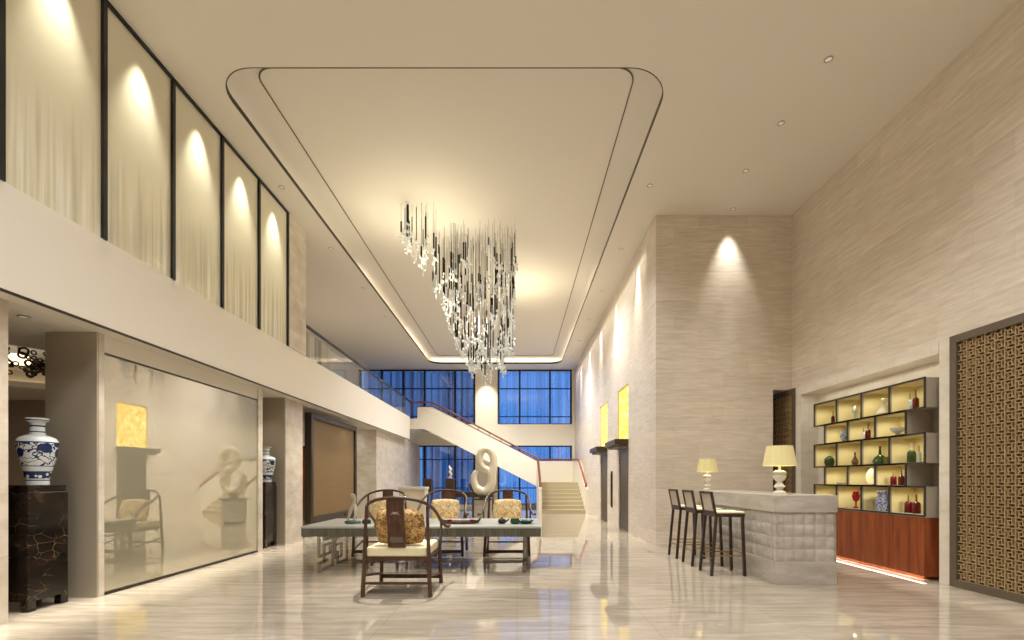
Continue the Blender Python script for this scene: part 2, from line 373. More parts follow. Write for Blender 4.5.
def drapemat():
    m, nt, b = newmat('beige_drape')
    tc = nt.nodes.new('ShaderNodeTexCoord'); mp = nt.nodes.new('ShaderNodeMapping'); mp.inputs['Scale'].default_value = (1,4,.05); nt.links.new(tc.outputs['Object'], mp.inputs['Vector'])
    n = nt.nodes.new('ShaderNodeTexNoise'); n.inputs['Scale'].default_value = 1.5; n.inputs['Detail'].default_value = 3; nt.links.new(mp.outputs[0], n.inputs['Vector'])
    nt.links.new(ramp(nt, n.outputs['Fac'], [(.4,(150,150,150)), (.5,(206,198,182)), (.6,(228,220,204))]), b.inputs['Base Color']); b.inputs['Roughness'].default_value = .9  # shade of the folds painted in as darker vertical streaks
    return m
M['curtain_beige'] = drapemat()
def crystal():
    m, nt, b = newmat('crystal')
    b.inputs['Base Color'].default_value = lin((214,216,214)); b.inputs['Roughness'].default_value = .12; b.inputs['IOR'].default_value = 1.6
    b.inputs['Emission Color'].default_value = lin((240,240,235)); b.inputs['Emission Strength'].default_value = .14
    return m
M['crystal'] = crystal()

# ------------------------------------------------------------------ room shell
ZC = 6.41; ZB = 2.91; ZS = 3.84
XL = -4.6; XF = -4.38; XR = 5.32; XR2 = 2.69; YP = 9.3; YF = 22.4

struct('floor', MB().box(-12, 8, -7, 23, -.12, 0), M['floor'])

# ceiling with rounded coffer opening
cx0, cx1, cy0, cy1, cr = -3.86, 1.96, 5.96, 21.3, .55
def rrect(x0, x1, y0, y1, r, n=10):
    pts = []; box = []
    for (cx, cy, a0, bx, by) in ((x1-r, y1-r, 0, x1, y1), (x0+r, y1-r, PI/2, x0, y1), (x0+r, y0+r, PI, x0, y0), (x1-r, y0+r, 1.5*PI, x1, y0)):
        for k in range(n+1):
            a = a0 + PI/2*k/n; pts.append((cx+r*math.cos(a), cy+r*math.sin(a))); box.append((bx, by))
    return pts, box
rp, rb = rrect(cx0, cx1, cy0, cy1, cr)
c = MB(); T = .07; N = len(rp)
outer = []
for i, p in enumerate(rp):
    bx, by = rb[i]; k = i % 11
    if k == 0: q = (bx, p[1]) if i // 11 in (0, 2) else (p[0], by)
    elif k == 10: q = (p[0], by) if i // 11 in (0, 2) else (bx, p[1])
    else: q = (bx, by)
    outer.append(q)
for z, fl in ((ZC, 1), (ZC+T, -1)):
    vs = [(x, y, z) for x, y in rp] + [(x, y, z) for x, y in outer]
    c.add(vs, [((i, (i+1) % N, N+(i+1) % N, N+i))[::-fl] for i in range(N)])
c.box(-12, cx0, -7, 23, ZC, ZC+T).box(cx1, 8, -7, 23, ZC, ZC+T).box(cx0, cx1, -7, cy0, ZC, ZC+T).box(cx0, cx1, cy1, 23, ZC, ZC+T)
ZR = 6.66
c.box(cx0-.3, cx1+.3, cy0-.3, cy1+.3, ZR, ZR+.06)
c.box(cx0-.36, cx0-.3, cy0-.3, cy1+.3, ZC+T, ZR+.06).box(cx1+.3, cx1+.36, cy0-.3, cy1+.3, ZC+T, ZR+.06)
c.box(cx0-.36, cx1+.36, cy0-.36, cy0-.3, ZC+T, ZR+.06).box(cx0-.36, cx1+.36, cy1+.3, cy1+.36, ZC+T, ZR+.06)
struct('ceiling', c, M['ceiling'])
# trim on the coffer lip + groove on the raised ceiling
t = MB()
rin, _ = rrect(cx0+.008, cx1-.008, cy0+.008, cy1-.008, cr)
vs = [(x, y, ZC-.004) for x, y in rp] + [(x, y, ZC+.065) for x, y in rp] + [(x, y, ZC-.004) for x, y in rin] + [(x, y, ZC+.065) for x, y in rin]
fs = []
for i in range(N):
    j = (i+1) % N
    fs += [(2*N+i, 2*N+j, 3*N+j, 3*N+i), (i, j, 2*N+j, 2*N+i), (N+i, 3*N+i, 3*N+j, N+j), (i, N+i, N+j, j)]
t.add(vs, fs); struct('trim_1', t, M['trim'])
t = MB(); g0, _ = rrect(-3.46, 1.57, cy0+.28, 20.8, .25); g1, _ = rrect(-3.446, 1.556, cy0+.294, 20.786, .25)
vs = [(x, y, ZR-.012) for x, y in g0] + [(x, y, ZR-.012) for x, y in g1] + [(x, y, ZR+.002) for x, y in g0] + [(x, y, ZR+.002) for x, y in g1]
fs = []
for i in range(N):
    j = (i+1) % N; fs += [(i, N+i, N+j, j), (i, j, 2*N+j, 2*N+i), (N+i, 3*N+i, 3*N+j, N+j)]
t.add(vs, fs); struct('trim_2', t, M['latframe'])

def wall_holes(mb, axis, a0, a1, u0, u1, z0, z1, holes):
    """slab between a0..a1 on axis x or y with rectangular holes (u0,u1,z0,z1)"""
    us = sorted({u0, u1, *[h[0] for h in holes], *[h[1] for h in holes]}); zs = sorted({z0, z1, *[h[2] for h in holes], *[h[3] for h in holes]})
    us = [u for u in us if u0 <= u <= u1]; zs = [z for z in zs if z0 <= z <= z1]
    for A, B in zip(us, us[1:]):
        run = None
        for P, Q in zip(zs, zs[1:]):
            mu, mz = (A+B)/2, (P+Q)/2
            solid = not any(h[0] < mu < h[1] and h[2] < mz < h[3] for h in holes)
            if solid: run = (run[0], Q) if run else (P, Q)
            if (not solid or Q == zs[-1]) and run:
                if axis == 'x': mb.box(a0, a1, A, B, *run)
                else: mb.box(A, B, a0, a1, *run)
                run = None
    return mb

# --- right wall with bar niche
w = MB(); wall_holes(w, 'x', XR, XR+.32, -7, 9.98, 0, ZC, [(5.87, 9.1, 0, 3.01)])
w.box(XR+.32, XR+.42, 5.9, 9.1, 0, 3.1)
struct('wall_right', w, M['wall'])
struct('wall_niche', MB().box(XR+.30, XR+.318, 6.02, 8.95, 0, 2.87), M['marble'])
# pier across the hall
w = MB(); w.box(XR2, 4.96, YP, YP+.6, 0, ZC).box(4.96, XR+.3, YP, YP+.6, 3.03, ZC).box(XR2+.6, XR+.3, 9.98, 10.1, 0, 3.03)
struct('wall_pier', w, M['wall'])
# far right wall with light recesses and lift doors
L1 = (11.6, 12.8); L2 = (14.3, 15.5)
w = MB(); wall_holes(w, 'x', XR2, XR2+.3, YP+.6, YF+.2, 0, ZC, [(L1[0], L1[1], 2.27, 3.62), (L2[0], L2[1], 2.27, 3.62), (L1[0], L1[1]-.1, 0, 2.08), (L2[0], L2[1]-.05, 0, 2.08)])
w.box(XR2+.3, XR2+.36, YP+.6, YF+.2, 0, ZC)
struct('wall_lift', w, M['wall'])
# marble surround of the niche
t = MB(); t.box(XR-.025, XR+.3, 5.85, 6.02, 0, 3.03).box(XR-.025, XR+.3, 8.95, 9.12, 0, 3.03).box(XR-.04, XR+.3, 6.02, 8.95, 2.87, 3.03)
t.box(XR+.02, XR+.06, 6.0, 6.05, 0, 2.87)
struct('trim_3', t, M['marble'])

# --- left wall, lower storey
c = MB(); c.box(-5.17, XL, -7, 4.34, 0, ZB); c.box(-5.17, XL, 5.28, 5.35, 0, ZB)
struct('wall_left_near', c, M['column'])
c = MB(); c.box(-5.17, XL, 8.54, 8.68, 0, ZB); struct('wall_left_fin', c, M['column'])
c = MB(); c.box(-5.17, XL, 9.54, 10.3, 0, ZB); struct('wall_left_column', c, M['column'])
c = MB(); c.box(-5.17, XL-.005, 5.26, 5.28, 0, ZB); c.box(-5.17, XL-.005, 9.52, 9.54, 0, ZB); c.box(-5.2, -5.17, 8.68, 9.52, 0, ZB)
struct('wall_left_steel', c, M['steel'])
c = MB(); c.box(-4.9, XL-.02, 5.35, 8.54, 2.715, ZB); struct('trim_4', c, M['plaster'])
c = MB(); c.box(-4.66, XL-.01, 5.35, 8.54, 2.695, 2.715).box(-4.66, XL-.01, 5.35, 8.54, 0, .035); struct('trim_5', c, M['trim'])
c = MB(); c.box(-9, XL, 15.7, YF, 0, ZB); struct('wall_left_far', c, M['column'])
# back rooms
c = MB(); c.box(-12, -9, 9.95, 15.8, 0, ZB+.02).box(-11.9, -5.17, 9.8, 9.95, 0, ZB+.02).box(-12, -11.9, -7, 9.95, 0, ZB+.02)
struct('wall_back_room', c, M['back'])
door = MB().box(-7.35, -6.35, 15.6, 15.69, 0, 2.3); d = struct('door_1', door, M['door'])
MB().box(-7.42, -7.35, 15.58, 15.69, 0, 2.37).box(-6.35, -6.28, 15.58, 15.69, 0, 2.37).box(-7.42, -6.28, 15.58, 15.69, 2.3, 2.37).build('door_frame', M['dkbrown'], d)
# mezzanine slab & fascia, with round recess over the back room
s = MB(); s.box(-12, XF-.22, 9.9, 20.2, ZB+.002, ZS).box(-12, XF-.22, -7, 4.3, ZB+.002, ZS).box(-5.5, XF-.22, 4.3, 9.9, ZB+.002, ZS).box(-12, -9.5, 4.3, 9.9, ZB+.002, ZS)
cc = (-7.5, 7.0); R = 2.0; n = 48; x0, x1, y0, y1 = -9.5, -5.5, 4.3, 9.9
pin = []; pout = []
for k in range(n):
    a = 2*PI*k/n; pin.append((cc[0]+R*math.cos(a)*.999, cc[1]+R*math.sin(a)))
    dx, dy = math.cos(a), math.sin(a); tx = ((x1 if dx > 0 else x0)-cc[0])/dx if abs(dx) > 1e-9 else 9e9; ty = ((y1 if dy > 0 else y0)-cc[1])/dy if abs(dy) > 1e-9 else 9e9
    tt = min(tx, ty); pout.append((cc[0]+dx*tt, cc[1]+dy*tt))
for zz, fl in ((ZB+.002, -1),):
    s.add([(x,y,zz) for x,y in pin]+[(x,y,zz) for x,y in pout], [((i,(i+1)%n,n+(i+1)%n,n+i))[::fl] for i in range(n)])
s.add([(x,y,ZB+.002) for x,y in pin]+[(x,y,3.22) for x,y in pin], [(i,(i+1)%n,n+(i+1)%n,n+i) for i in range(n)])
s.box(x0, x1, y0, y1, 3.22, ZS)
struct('ceiling_lower', s, M['ceiling'])
f = MB(); f.box(XF-.22, XF, -7, 19.6, ZB+.004, ZS).box(-9, XF-.22, 19.4, 19.6, ZB+.004, ZS)
struct('wall_left_fascia', f, M['plaster'])
t = MB(); t.box(XF-.012, XF+.004, -7, 19.6, ZB-.012, ZB+.012); struct('trim_6', t, M['trim'])
# upper storey
c = MB(); c.box(-5.0, XF+.02, 9.2, 9.92, ZS, ZC); struct('wall_upper_column', c, M['column'])
c = MB(); c.box(-4.9, -4.5, -7, 9.2, ZS, ZC); c.box(-7.6, -5, 9.7, 9.9, ZS, ZC); c.box(-7.6, -7.4, 9.9, YF+.2, ZS, ZC); struct('wall_upper_left', c, M['plaster'])
ys = [-6.12+1.021*i for i in range(16)]
ys = [9.18-1.021*i for i in range(14)][::-1]
wf = MB()
for y in ys: wf.box(XF-.06, XF+.015, y-.025, y+.025, ZS, ZC)
wf.box(XF-.06, XF+.015, ys[0], 9.2, ZC-.035, ZC)
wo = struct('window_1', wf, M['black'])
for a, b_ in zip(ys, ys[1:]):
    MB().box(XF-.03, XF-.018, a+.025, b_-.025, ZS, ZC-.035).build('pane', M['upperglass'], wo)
# far wall
UL = (-7.4, -1.96, 3.86, 6.40); UR = (-.887, 2.55, 3.86, 6.40); LL = (-4.55, -1.96, .12, 2.86); LR = (-.887, 2.55, .12, 2.86)
w = MB(); wall_holes(w, 'y', YF, YF+.2, -9, XR2+.4, 0, ZC, [UL, UR, LL, LR]); struct('wall_far', w, M['white'])
def window(nm, h, xs, zs, wd=.045):
    m_ = MB()
    for x in xs: m_.box(x-wd, x+wd, YF-.02, YF+.08, h[2], h[3])
    for z in zs: m_.box(h[0], h[1], YF-.01, YF+.07, z-.02, z+.02)
    m_.box(h[0], h[1], YF-.01, YF+.08, h[3]-.06, h[3]).box(h[0], h[1], YF-.01, YF+.08, h[2], h[2]+.03)
    o = struct(nm, m_, M['black']); MB().box(h[0], h[1], YF+.09, YF+.1, h[2], h[3]).build('pane', M['pane'], o)
window('window_2', UL, [-7.3,-6.31,-5.31,-4.31,-2.89,-1.99], [5.52, 4.21])
window('window_3', UR, [-.86,.126,1.54,2.52], [5.52, 4.21], .04)
window('window_4', LL, [-4.31,-2.89,-1.99], [2.21, .88])
window('window_5', LR, [-.86,.126,1.54,2.52], [2.21, .88], .04)
def drape(x0, x1, y, z0, z1, amp, per, axis='x', tk=.012):
    m_ = MB(); n = int((x1-x0)/per*8); vs = []
    ph = [random.uniform(-.6,.6) for _ in range(n+1)]
    for i in range(n+1):
        u = x0+(x1-x0)*i/n; dd = amp*math.sin(2*PI*(u-x0)/per+.5*math.sin(u*1.7)); 
        for z in (z0, z1): vs.append((u, y+dd, z) if axis == 'x' else (y+dd, u, z))
    m_.add(vs, [(2*i, 2*i+2, 2*i+3, 2*i+1) for i in range(n)]); return m_
def curt(mb, m_, lab, grp='curtains'):
    o = mb.build('curtain', m_, smooth=True); tag(o, lab, 'curtain', grp); return o
curt(drape(-7.3, -2.0, YF+.45, ZS+.02, ZC-.02, .06, .34), M['curtain_blue'], 'dark blue sheer curtain filling the wide upper window left of the white pillar')
curt(drape(-.9, 2.5, YF+.45, ZS+.02, ZC-.02, .06, .42), M['curtain_light'], 'lighter blue sheer curtain in the upper window right of the white pillar')
curt(drape(-4.5, -2.0, YF+.45, .03, ZB-.02, .06, .34), M['curtain_blue'], 'dark blue sheer curtain in the lower window under the balcony')
curt(drape(-.9, 2.5, YF+.45, .03, ZB-.02, .06, .42), M['curtain_light'], 'lighter blue sheer curtain in the lower window behind the stairs')
curt(drape(14.0, 18.7, -7.3, ZS+.02, ZC-.02, .09, .3, 'y'), M['curtain_beige'], 'pale grey drape on the side wall behind the glass balustrade')
# wall behind the camera
struct('wall_behind', MB().box(-12, 8, -7.2, -7, 0, ZC), M['wall'])
# lattice panels
def lattice(name, y0, y1, z0, z1, label, x=XR, cell=.112, grp=None):
    t_ = thing(name, label, 'panel', (x, (y0+y1)/2, 0), 0, grp); L = y1-y0; a, b_ = -L/2, L/2
    fr = MB(); w_ = .09; d_ = .05
    fr.box(-d_, 0, a, a+w_, z0, z1).box(-d_, 0, b_-w_, b_, z0, z1).box(-d_, 0, a+w_, b_-w_, z0, z0+w_).box(-d_, 0, a+w_, b_-w_, z1-w_, z1)
    fr.build('frame', M['latframe'], t_)
    MB().box(-.008, 0, a+w_, b_-w_, z0+w_, z1-w_).build('backing_panel', M['latticeback'], t_)
    g = MB(); ia, ib, iz0, iz1 = a+w_, b_-w_, z0+w_, z1-w_
    ny = max(1, round((ib-ia)/cell)); nz = round((iz1-iz0)/cell); cy = (ib-ia)/ny; cz = (iz1-iz0)/nz; q = .0085; X0, X1 = -.032, -.010
    for i in range(ny):
        for j in range(nz):
            u, v = ia+cy*(i+.5), iz0+cz*(j+.5); r = cy*.19; R_ = cy*.5; rz_ = cz*.19; Rz = cz*.5
            g.cur = 1; g.box(-.014,-.010,u-r*.8,u+r*.8,v-rz_*.8,v+rz_*.8); hq = .16*cy
            g.box(-.014,-.010,u-R_+hq*.4,u-R_+hq*1.6,v-Rz+hq*.4,v-Rz+hq*1.6)
            g.cur = 0
            g.box(X0,X1,u-r-q/2,u+r+q/2,v-rz_-q/2,v-rz_+q/2).box(X0,X1,u-r-q/2,u+r+q/2,v+rz_-q/2,v+rz_+q/2)
            g.box(X0,X1,u-r-q/2,u-r+q/2,v-rz_,v+rz_).box(X0,X1,u+r-q/2,u+r+q/2,v-rz_,v+rz_)
            g.box(X0,X1,u+r,u+R_,v+rz_-q/2,v+rz_+q/2).box(X0,X1,u-R_,u-r,v-rz_-q/2,v-rz_+q/2)
            g.box(X0,X1,u-r-q/2,u-r+q/2,v+rz_,v+Rz).box(X0,X1,u+r-q/2,u+r+q/2,v-Rz,v-rz_)
            g.box(X0,X1,u-R_-q/2,u-R_+q/2,v-Rz,v+Rz).box(X0,X1,u-R_,u+R_,v-Rz-q/2,v-Rz+q/2)
    g.build('lattice', [M['lattice'], M['trim']], t_)
lattice('lattice_panel', 3.9, 5.85, .0, 3.03, 'large bronze fretwork lattice panel in taupe frame at the right edge', grp=None)
lattice('lattice_panel', 9.12, 9.97, .0, 3.03, 'narrow dark fretwork panel in the corner behind the big table lamp')

# ------------------------------------------------------------------ light fixtures
def area(name, loc, size, size_y, power, rot=(0,0,0), col=(1,.86,.66), spread=PI):
    l = bpy.data.lights.new(name, 'AREA'); l.shape = 'RECTANGLE'; l.size = size; l.size_y = size_y; l.energy = power; l.color = col; l.spread = spread
    o = bpy.data.objects.new(name, l); C.objects.link(o); o.location = loc; o.rotation_euler = rot; return o
def spot(name, loc, power, ang=60, blend=.8, tgt=None, col=(1,.9,.74), r=.04):
    l = bpy.data.lights.new(name, 'SPOT'); l.energy = power; l.spot_size = math.radians(ang); l.spot_blend = blend; l.color = col; l.shadow_soft_size = r
    o = bpy.data.objects.new(name, l); C.objects.link(o); o.location = loc
    if tgt: o.rotation_euler = (Vector(tgt)-Vector(loc)).to_track_quat('-Z', 'Y').to_euler()
    return o
def downlight(x, y, z, label, grp):
    t_ = thing('downlight', label, 'ceiling light', (x, y, z), 0, grp)
    MB().lathe([(.036,-.001),(.05,-.002),(.052,-.008),(.038,-.012),(.036,-.001)], 16).build('trim_ring', M['steel'], t_, True)
    MB().lathe([(0,-.004),(.036,-.004),(.036,-.002),(0,-.002)], 16).build('lens', M['spot'], t_)
    return t_
WARM = (1,.88,.7)
for i, y in enumerate((5.84, 6.89, 7.95)):
    downlight(3.79, y, ZC, 'small recessed ceiling downlight above the bar, %s the camera' % ('nearest', 'second from', 'third from')[i], 'downlights above the bar')
    spot('downlight_beam', (3.79, y, ZC-.03), 130, 75, 1, (3.79, y, 0))
downlight(4.09, 9.08, ZC, 'small downlight washing the stone wall behind the bar', None); spot('wall_wash', (4.09, 9.08, ZC-.03), 240, 50, 1, (4.09, 9.4, 2.4), col=(1,.95,.86))
ordw = ('nearest', 'second', 'third', 'fourth', 'farthest')
downlight(2.31, 8.35, ZC, 'small recessed downlight just in front of the stone pier corner', None)
for i in range(5):
    y = 10.66+2.35*i
    downlight(2.31, y, ZC, 'small downlight washing the right side wall, %s of the row past the pier' % ordw[i], 'right wall downlights')
    spot('wall_wash', (2.53, y, ZC-.03), 560, 38, 1, (2.76, y, 2.4), col=(1,.94,.8))
for i in range(4):
    y = 8.4+2.22*i
    downlight(-4.12, y, ZC, 'small downlight left of the ceiling coffer, %s in its row' % ('nearest', 'second', 'third', 'fourth')[i], 'left ceiling downlights')
for i in range(5):
    y = 4.58+1.021*i
    spot('wall_wash', (-4.2, y, ZC-.02), 170, 54, 1, (-4.42, y, 4.2), col=(1,.95,.76))
for i in range(3): spot('wall_wash', (-4.2, 3.56-1.021*i, ZC-.02), 90, 34, 1, (-4.42, 3.56-1.021*i, 4.9), col=(1,.95,.76))
# cove LED strips (real strips lying on the ledge)
lz = ZC+T+.03
CP = 3.2
for x in (cx0-.17, cx1+.17):
    area('cove_light', (x, 9.0, lz), .08, 6, 1.5, (PI,0,0), WARM)
    area('cove_light', (x, 14.5, lz), .08, 5, 4, (PI,0,0), WARM)
    area('cove_light', (x, 19.1, lz), .08, 4.2, 6, (PI,0,0), WARM)
area('cove_light', ((cx0+cx1)/2, cy1+.16, lz), cx1-cx0, .08, 14, (PI,0,0), WARM)
# overhead fill spots added to brighten the hall, without fixtures
for x, y, p in ((-1.6, 3.2, 240), (1.4, 3.2, 260), (-1.4, -1.5, 280), (2.2, -1.5, 300), (-.9, 16.5, 340), (1.0, 18.0, 270), (-2.0, 19.5, 120), (-2.0, 13.5, 120), (.6, 8.0, 180), (1.3, 12.5, 200), (-.9, 0.8, 110), (3.9, 3.2, 160)):
    spot('hall_fill', (x, y, ZC-.03), p*2.5, 143, .85, (x, y, 0), col=(1,1,1), r=.2)
spot('table_light', (-1.33, 6.6, ZR-.05), 2000, 26, 1, (-1.33, 5.75, 0), col=(1,.96,.88), r=.03)
spot('table_light', (-1.1, 8.4, ZR-.05), 600, 36, .7, (-1.1, 7.6, 0), col=(1,.93,.8), r=.05)
# plinth / floor-washing strips
area('floor_wash', (-4.44, 3.2, ZB-.03), .06, 12, 85, (0,0,0), (1,.95,.84), math.radians(34))
area('floor_wash', (-4.44, 12.6, ZB-.03), .06, 6, 36, (0,0,0), (1,.95,.84), math.radians(34))
for y in (6.6, 7.6): spot('stool_pool', (2.6, y, ZC-.03), 750, 16, 1, (2.6, y, 0), col=(1,.97,.9))
spot('wall_wash', (4.09, 9.0, ZC-.03), 160, 13, 1, (4.09, 9.3, 2.8), col=(1,.95,.86))
for y in (4.3, 5.0, 5.7, 6.6, 7.4): spot('floor_pool', (4.84, y, ZC-.03), 1100, 9, 1, (4.86, y, 0), col=(1,.96,.88))
area('toe_light', (5.25, 7.3, .047), .06, 2.25, 3.5, (0,0,0), (1,.93,.8))
area('niche_light', (XR+.1, 7.5, 2.85), .08, 2.6, 3.5, (0,0,0), (1,.92,.78))
area('floor_wash', (XR2-.07, 16, ZC-.05), .05, 12, 60, (0,0,0), (1,.93,.8), math.radians(30))
spot('pillar_light', (-1.42, 21.7, ZC-.03), 420, 60, 1, (-1.42, 22.4, 4), col=(1,.92,.74))
area('back_room_light', (-7.5, 7.0, 3.0), 1.0, 1.0, 1.2, (PI,0,0), (1,.88,.66))
struct('trim_7', MB().tube([(cc[0]+1.93*math.cos(2*PI*k/48), cc[1]+1.93*math.sin(2*PI*k/48), 2.985) for k in range(48)], .014, 6, True), plain('soft_led', (255,236,200), .5, 0, (255,228,180), 1.6))
struct('trim_8', MB().lathe([(2.0,2.915),(1.86,2.915),(1.86,3.01),(1.88,3.01),(1.88,2.935),(2.0,2.935)], 64, (cc[0], cc[1], 0)), M['ceiling'])
spot('back_room_fill', (-8.6, 5.2, 2.85), 200, 140, 1, (-8.6, 7, 0))  # these spots are added fill for the dim back rooms and the door
spot('back_room_fill', (-6.3, 9.0, 2.85), 90, 140, 1, (-6.3, 9.3, 0))
spot('back_room_fill', (-6.2, 12.6, 2.85), 220, 110, 1, (-6.6, 15.2, .6))
spot('bay_spot', (-4.9, 4.85, ZB-.02), 8, 90, 1, (-4.9, 4.85, 0), r=.03)
spot('bay_spot', (-4.86, 9.15, ZB-.02), 14, 90, 1, (-4.86, 9.15, 0), r=.03)
downlight(-4.88, 4.75, ZB, 'small downlight in the soffit above the large porcelain vase', None)
downlight(-4.49, 12.9, ZB-.012, 'small downlight under the balcony edge by the tan screen', None)
spot('under_balcony', (-4.45, 12.9, ZB-.04), 14, 100, 1, (-4.45, 12.9, 0))
spot('upper_left', (-6, 15, ZC-.05), 160, 120, 1, (-6, 15, 0), r=.1)
spot('under_stairs', (-2.5, 19, 2.4), 25, 140, 1, (-2.5, 18.5, 0), r=.1)

# ------------------------------------------------------------------ balustrade and stairs
b = thing('balustrade', 'glass balustrade with brown handrail along the upper balcony edge', 'railing', (XF-.06, 9.95, ZS))
MB().box(-.008, .008, .02, 10.2, .0, .63).build('glass_panel', M['balglass'], b)
MB().tube([(0,.0,.68),(0,10.2,.68)], .035, 8).bar((0,10.2,0),(0,10.2,.68),.04).build('handrail', M['dkbrown'], b)
MB().tube([(-.1,10.22,.68),(.55,10.22,.68)], .025, 8).build('handrail', M['rail'], b)

st = thing('staircase', 'cream L-shaped staircase with solid parapets and red-brown handrails', 'staircase', (0, 18.0, 0))
yb = 18.0; dy = .31; ri = .145; YL = 20.2-yb; YB = 22.15-yb
sm = MB()
for i in range(8):
    sm.box(.93, XR2-.12, i*dy if i < 7 else YL, (i+1)*dy if i < 7 else YB, 0 if i == 0 else ri*i-.02, ri*(i+1))
    if i: sm.box(.93, XR2-.12, i*dy, YB, ri*(i-1), ri*i-.02)
sm.build('steps', M['steps'], st)
# second flight treads (behind the parapet) and landing
f2 = MB(); X0, Z0, X1, Z1 = .8, 1.16, -3.55, 3.84; nst = 18
prof = [(X0, Z0-.16)]
for i in range(nst):
    xx = X0+(X1-X0)*i/nst; zz = Z0+(Z1-Z0)*i/nst; z2 = Z0+(Z1-Z0)*(i+1)/nst; prof += [(xx, zz), (xx, z2)]
prof += [(X1, Z1), (-4.3, Z1), (-4.3, 3.46), (-3.75, 3.46)]
f2.prism(prof, YL+.1, YB-.02); f2.box(.8, .93, YL, YB, 1.0, 1.16)
f2.build('upper_flight', M['plaster'], st)
pp = MB()
pp.prism([(.95,.0),(.82,.0),(.82,1.12),(.79,1.14),(.79,1.02),(-3.9,3.40),(-4.55,3.40),(-4.55,ZS),(-4.19,ZS),(-4.19,4.33),(-3.54,4.33),(.86,2.05),(.95,2.05)][2:], YL-.02, YL+.1)
pp.build('stringer_parapet', M['white'], st)
lp = MB(); lp.prism([(0,0),(YL+.1,0),(YL+.1,2.05),(YL,2.05),(0,.92),], .82, .93, 'x'); lp.build('lower_parapet', M['white'], st)
rp_ = MB(); rp_.prism([(0,0),(YB,0),(YB,2.08),(YL,2.05),(0,.92)], XR2-.12, XR2-.005, 'x'); rp_.build('lower_parapet', M['white'], st)
MB().box(.93, XR2-.12, YB-.1, YB, 1.16, 2.12).build('landing_parapet', M['white'], st)
def rail(pts, r=.035): return MB().tube(pts, r, 8).build('handrail', M['rail'], st, True)
rail([(-4.2,YL+.04,4.55),(-3.55,YL+.04,4.52),(-3.4,YL+.04,4.45),(.8,YL+.04,2.22),(.875,YL+.0,2.16)])
for i in range(10):
    xx = -3.5+.47*i; zz = 4.33-(xx+3.54)*.518; MB().cyl(xx, YL+.04, zz-.06, zz+.16, .012).build('rail_post', M['rail'], st)
MB().prism([(-3.54,4.335),(.86,2.055),(.86,2.085),(-3.54,4.365)], YL-.03, YL+.11).prism([(-4.19,4.332),(-3.54,4.332),(-3.54,4.36),(-4.19,4.36)], YL-.03, YL+.11).build('parapet_cap', M['rail'], st)
rail([(.875,-.02,1.0),(.875,.0,1.1),(.875,YL-.05,2.14)], .05)
rail([(XR2-.1,-.02,1.0),(XR2-.1,.0,1.1),(XR2-.1,YL-.05,2.12),(XR2-.1,YB-.05,2.19),(.95,YB-.05,2.19)], .045)

# ------------------------------------------------------------------ lift bays
for k, (a, b_) in enumerate((L1, L2)):
    w_ = ('nearer', 'farther')[k]
    o = MB().box(XR2+.03, XR2+.06, a+.02, b_-.02, 2.29, 3.60).build('light_panel', M['onyx']); tag(o, 'glowing yellow onyx wall panel above the %s dark lift door' % w_, 'wall light', 'yellow wall panels')
    cv = thing('door_canopy', 'thin dark canopy shelf above the %s lift door' % w_, 'canopy', (XR2, (a+b_)/2+.05, 2.08), 0, 'door canopies')
    L = b_-a+.15
    bevel(MB().box(-.33, 0, -L/2, L/2, .06, .19).build('shelf', M['dkbrown'], cv), .01); MB().box(-.26, 0, -L/2+.06, L/2-.06, 0, .06).build('underside', M['latframe'], cv)
    dm = MB().box(XR2+.03, XR2+.07, a+.1, b_-(.1 if k == 0 else .05), 0, 2.08); d = struct('door_%d' % (k+2), dm, M['dkbrown'])
    MB().box(XR2-.01, XR2+.08, a, a+.1, 0, 2.08).build('door_frame', M['latframe'], d)
o = MB().box(XR2-.03, XR2, 13.5, 13.62, .5, 1.52).box(XR2-.045, XR2-.03, 13.53, 13.59, .55, 1.47).build('wall_plate', M['dkbrown']); tag(o, 'tall narrow dark metal plate on the wall between the two lift doors', 'wall plate')

# ------------------------------------------------------------------ left side: screens, pedestals, vases
g = MB().box(-4.635, -4.62, 5.35, 8.54, .035, 2.695).build('glass_screen', M['screenglass']); tag(g, 'large reflective beige glass partition between the two vase niches', 'glass partition')
sc = thing('folding_screen', 'tan slatted screen in a thick dark frame behind the long table', 'screen', (-4.68, 12.3, 0))
h = 1.53
bevel(MB().box(-.09,.07,-h,-h+.13,0,2.8).box(-.09,.07,h-.13,h,0,2.8).box(-.09,.07,-h+.13,h-.13,2.67,2.8).box(-.09,.07,-h+.13,h-.13,0,.45).build('frame', M['dkbrown'], sc), .01)
MB().box(-.02,.02,-h+.13,h-.13,.45,2.67).build('slatted_panel', M['tanpanel'], sc)
def pedestal(x, y, label):
    t_ = thing('pedestal', label, 'pedestal', (x, y, 0), 0, 'dark marble pedestals')
    bevel(MB().box(-.175,.175,-.21,.21,.10,1.17).build('body', M['emper'], t_), .004)
    bevel(MB().box(-.165,.165,-.2,.2,1.17,1.24).build('cap', M['emper'], t_), .004)
    for sx in (-1,1):
        for sy in (-1,1): MB().box(sx*.14-.035, sx*.14+.035, sy*.17-.04, sy*.17+.04, 0, .10).build('foot', M['emper'], t_)
    return t_
pedestal(-4.925, 4.87, 'dark veined marble pedestal under the large vase at the left edge')
pedestal(-4.9, 9.23, 'dark veined marble pedestal under the vase past the glass partition')
VP = [(0,0),(.118,0),(.122,.03),(.118,.05),(.14,.13),(.158,.18),(.185,.27),(.207,.38),(.212,.42),(.208,.445),(.185,.475),(.13,.497),(.085,.508),(.078,.53),(.074,.60),(.082,.635),(.115,.645),(.12,.66),(.117,.675),(.09,.672),(.07,.6),(0,.55)]
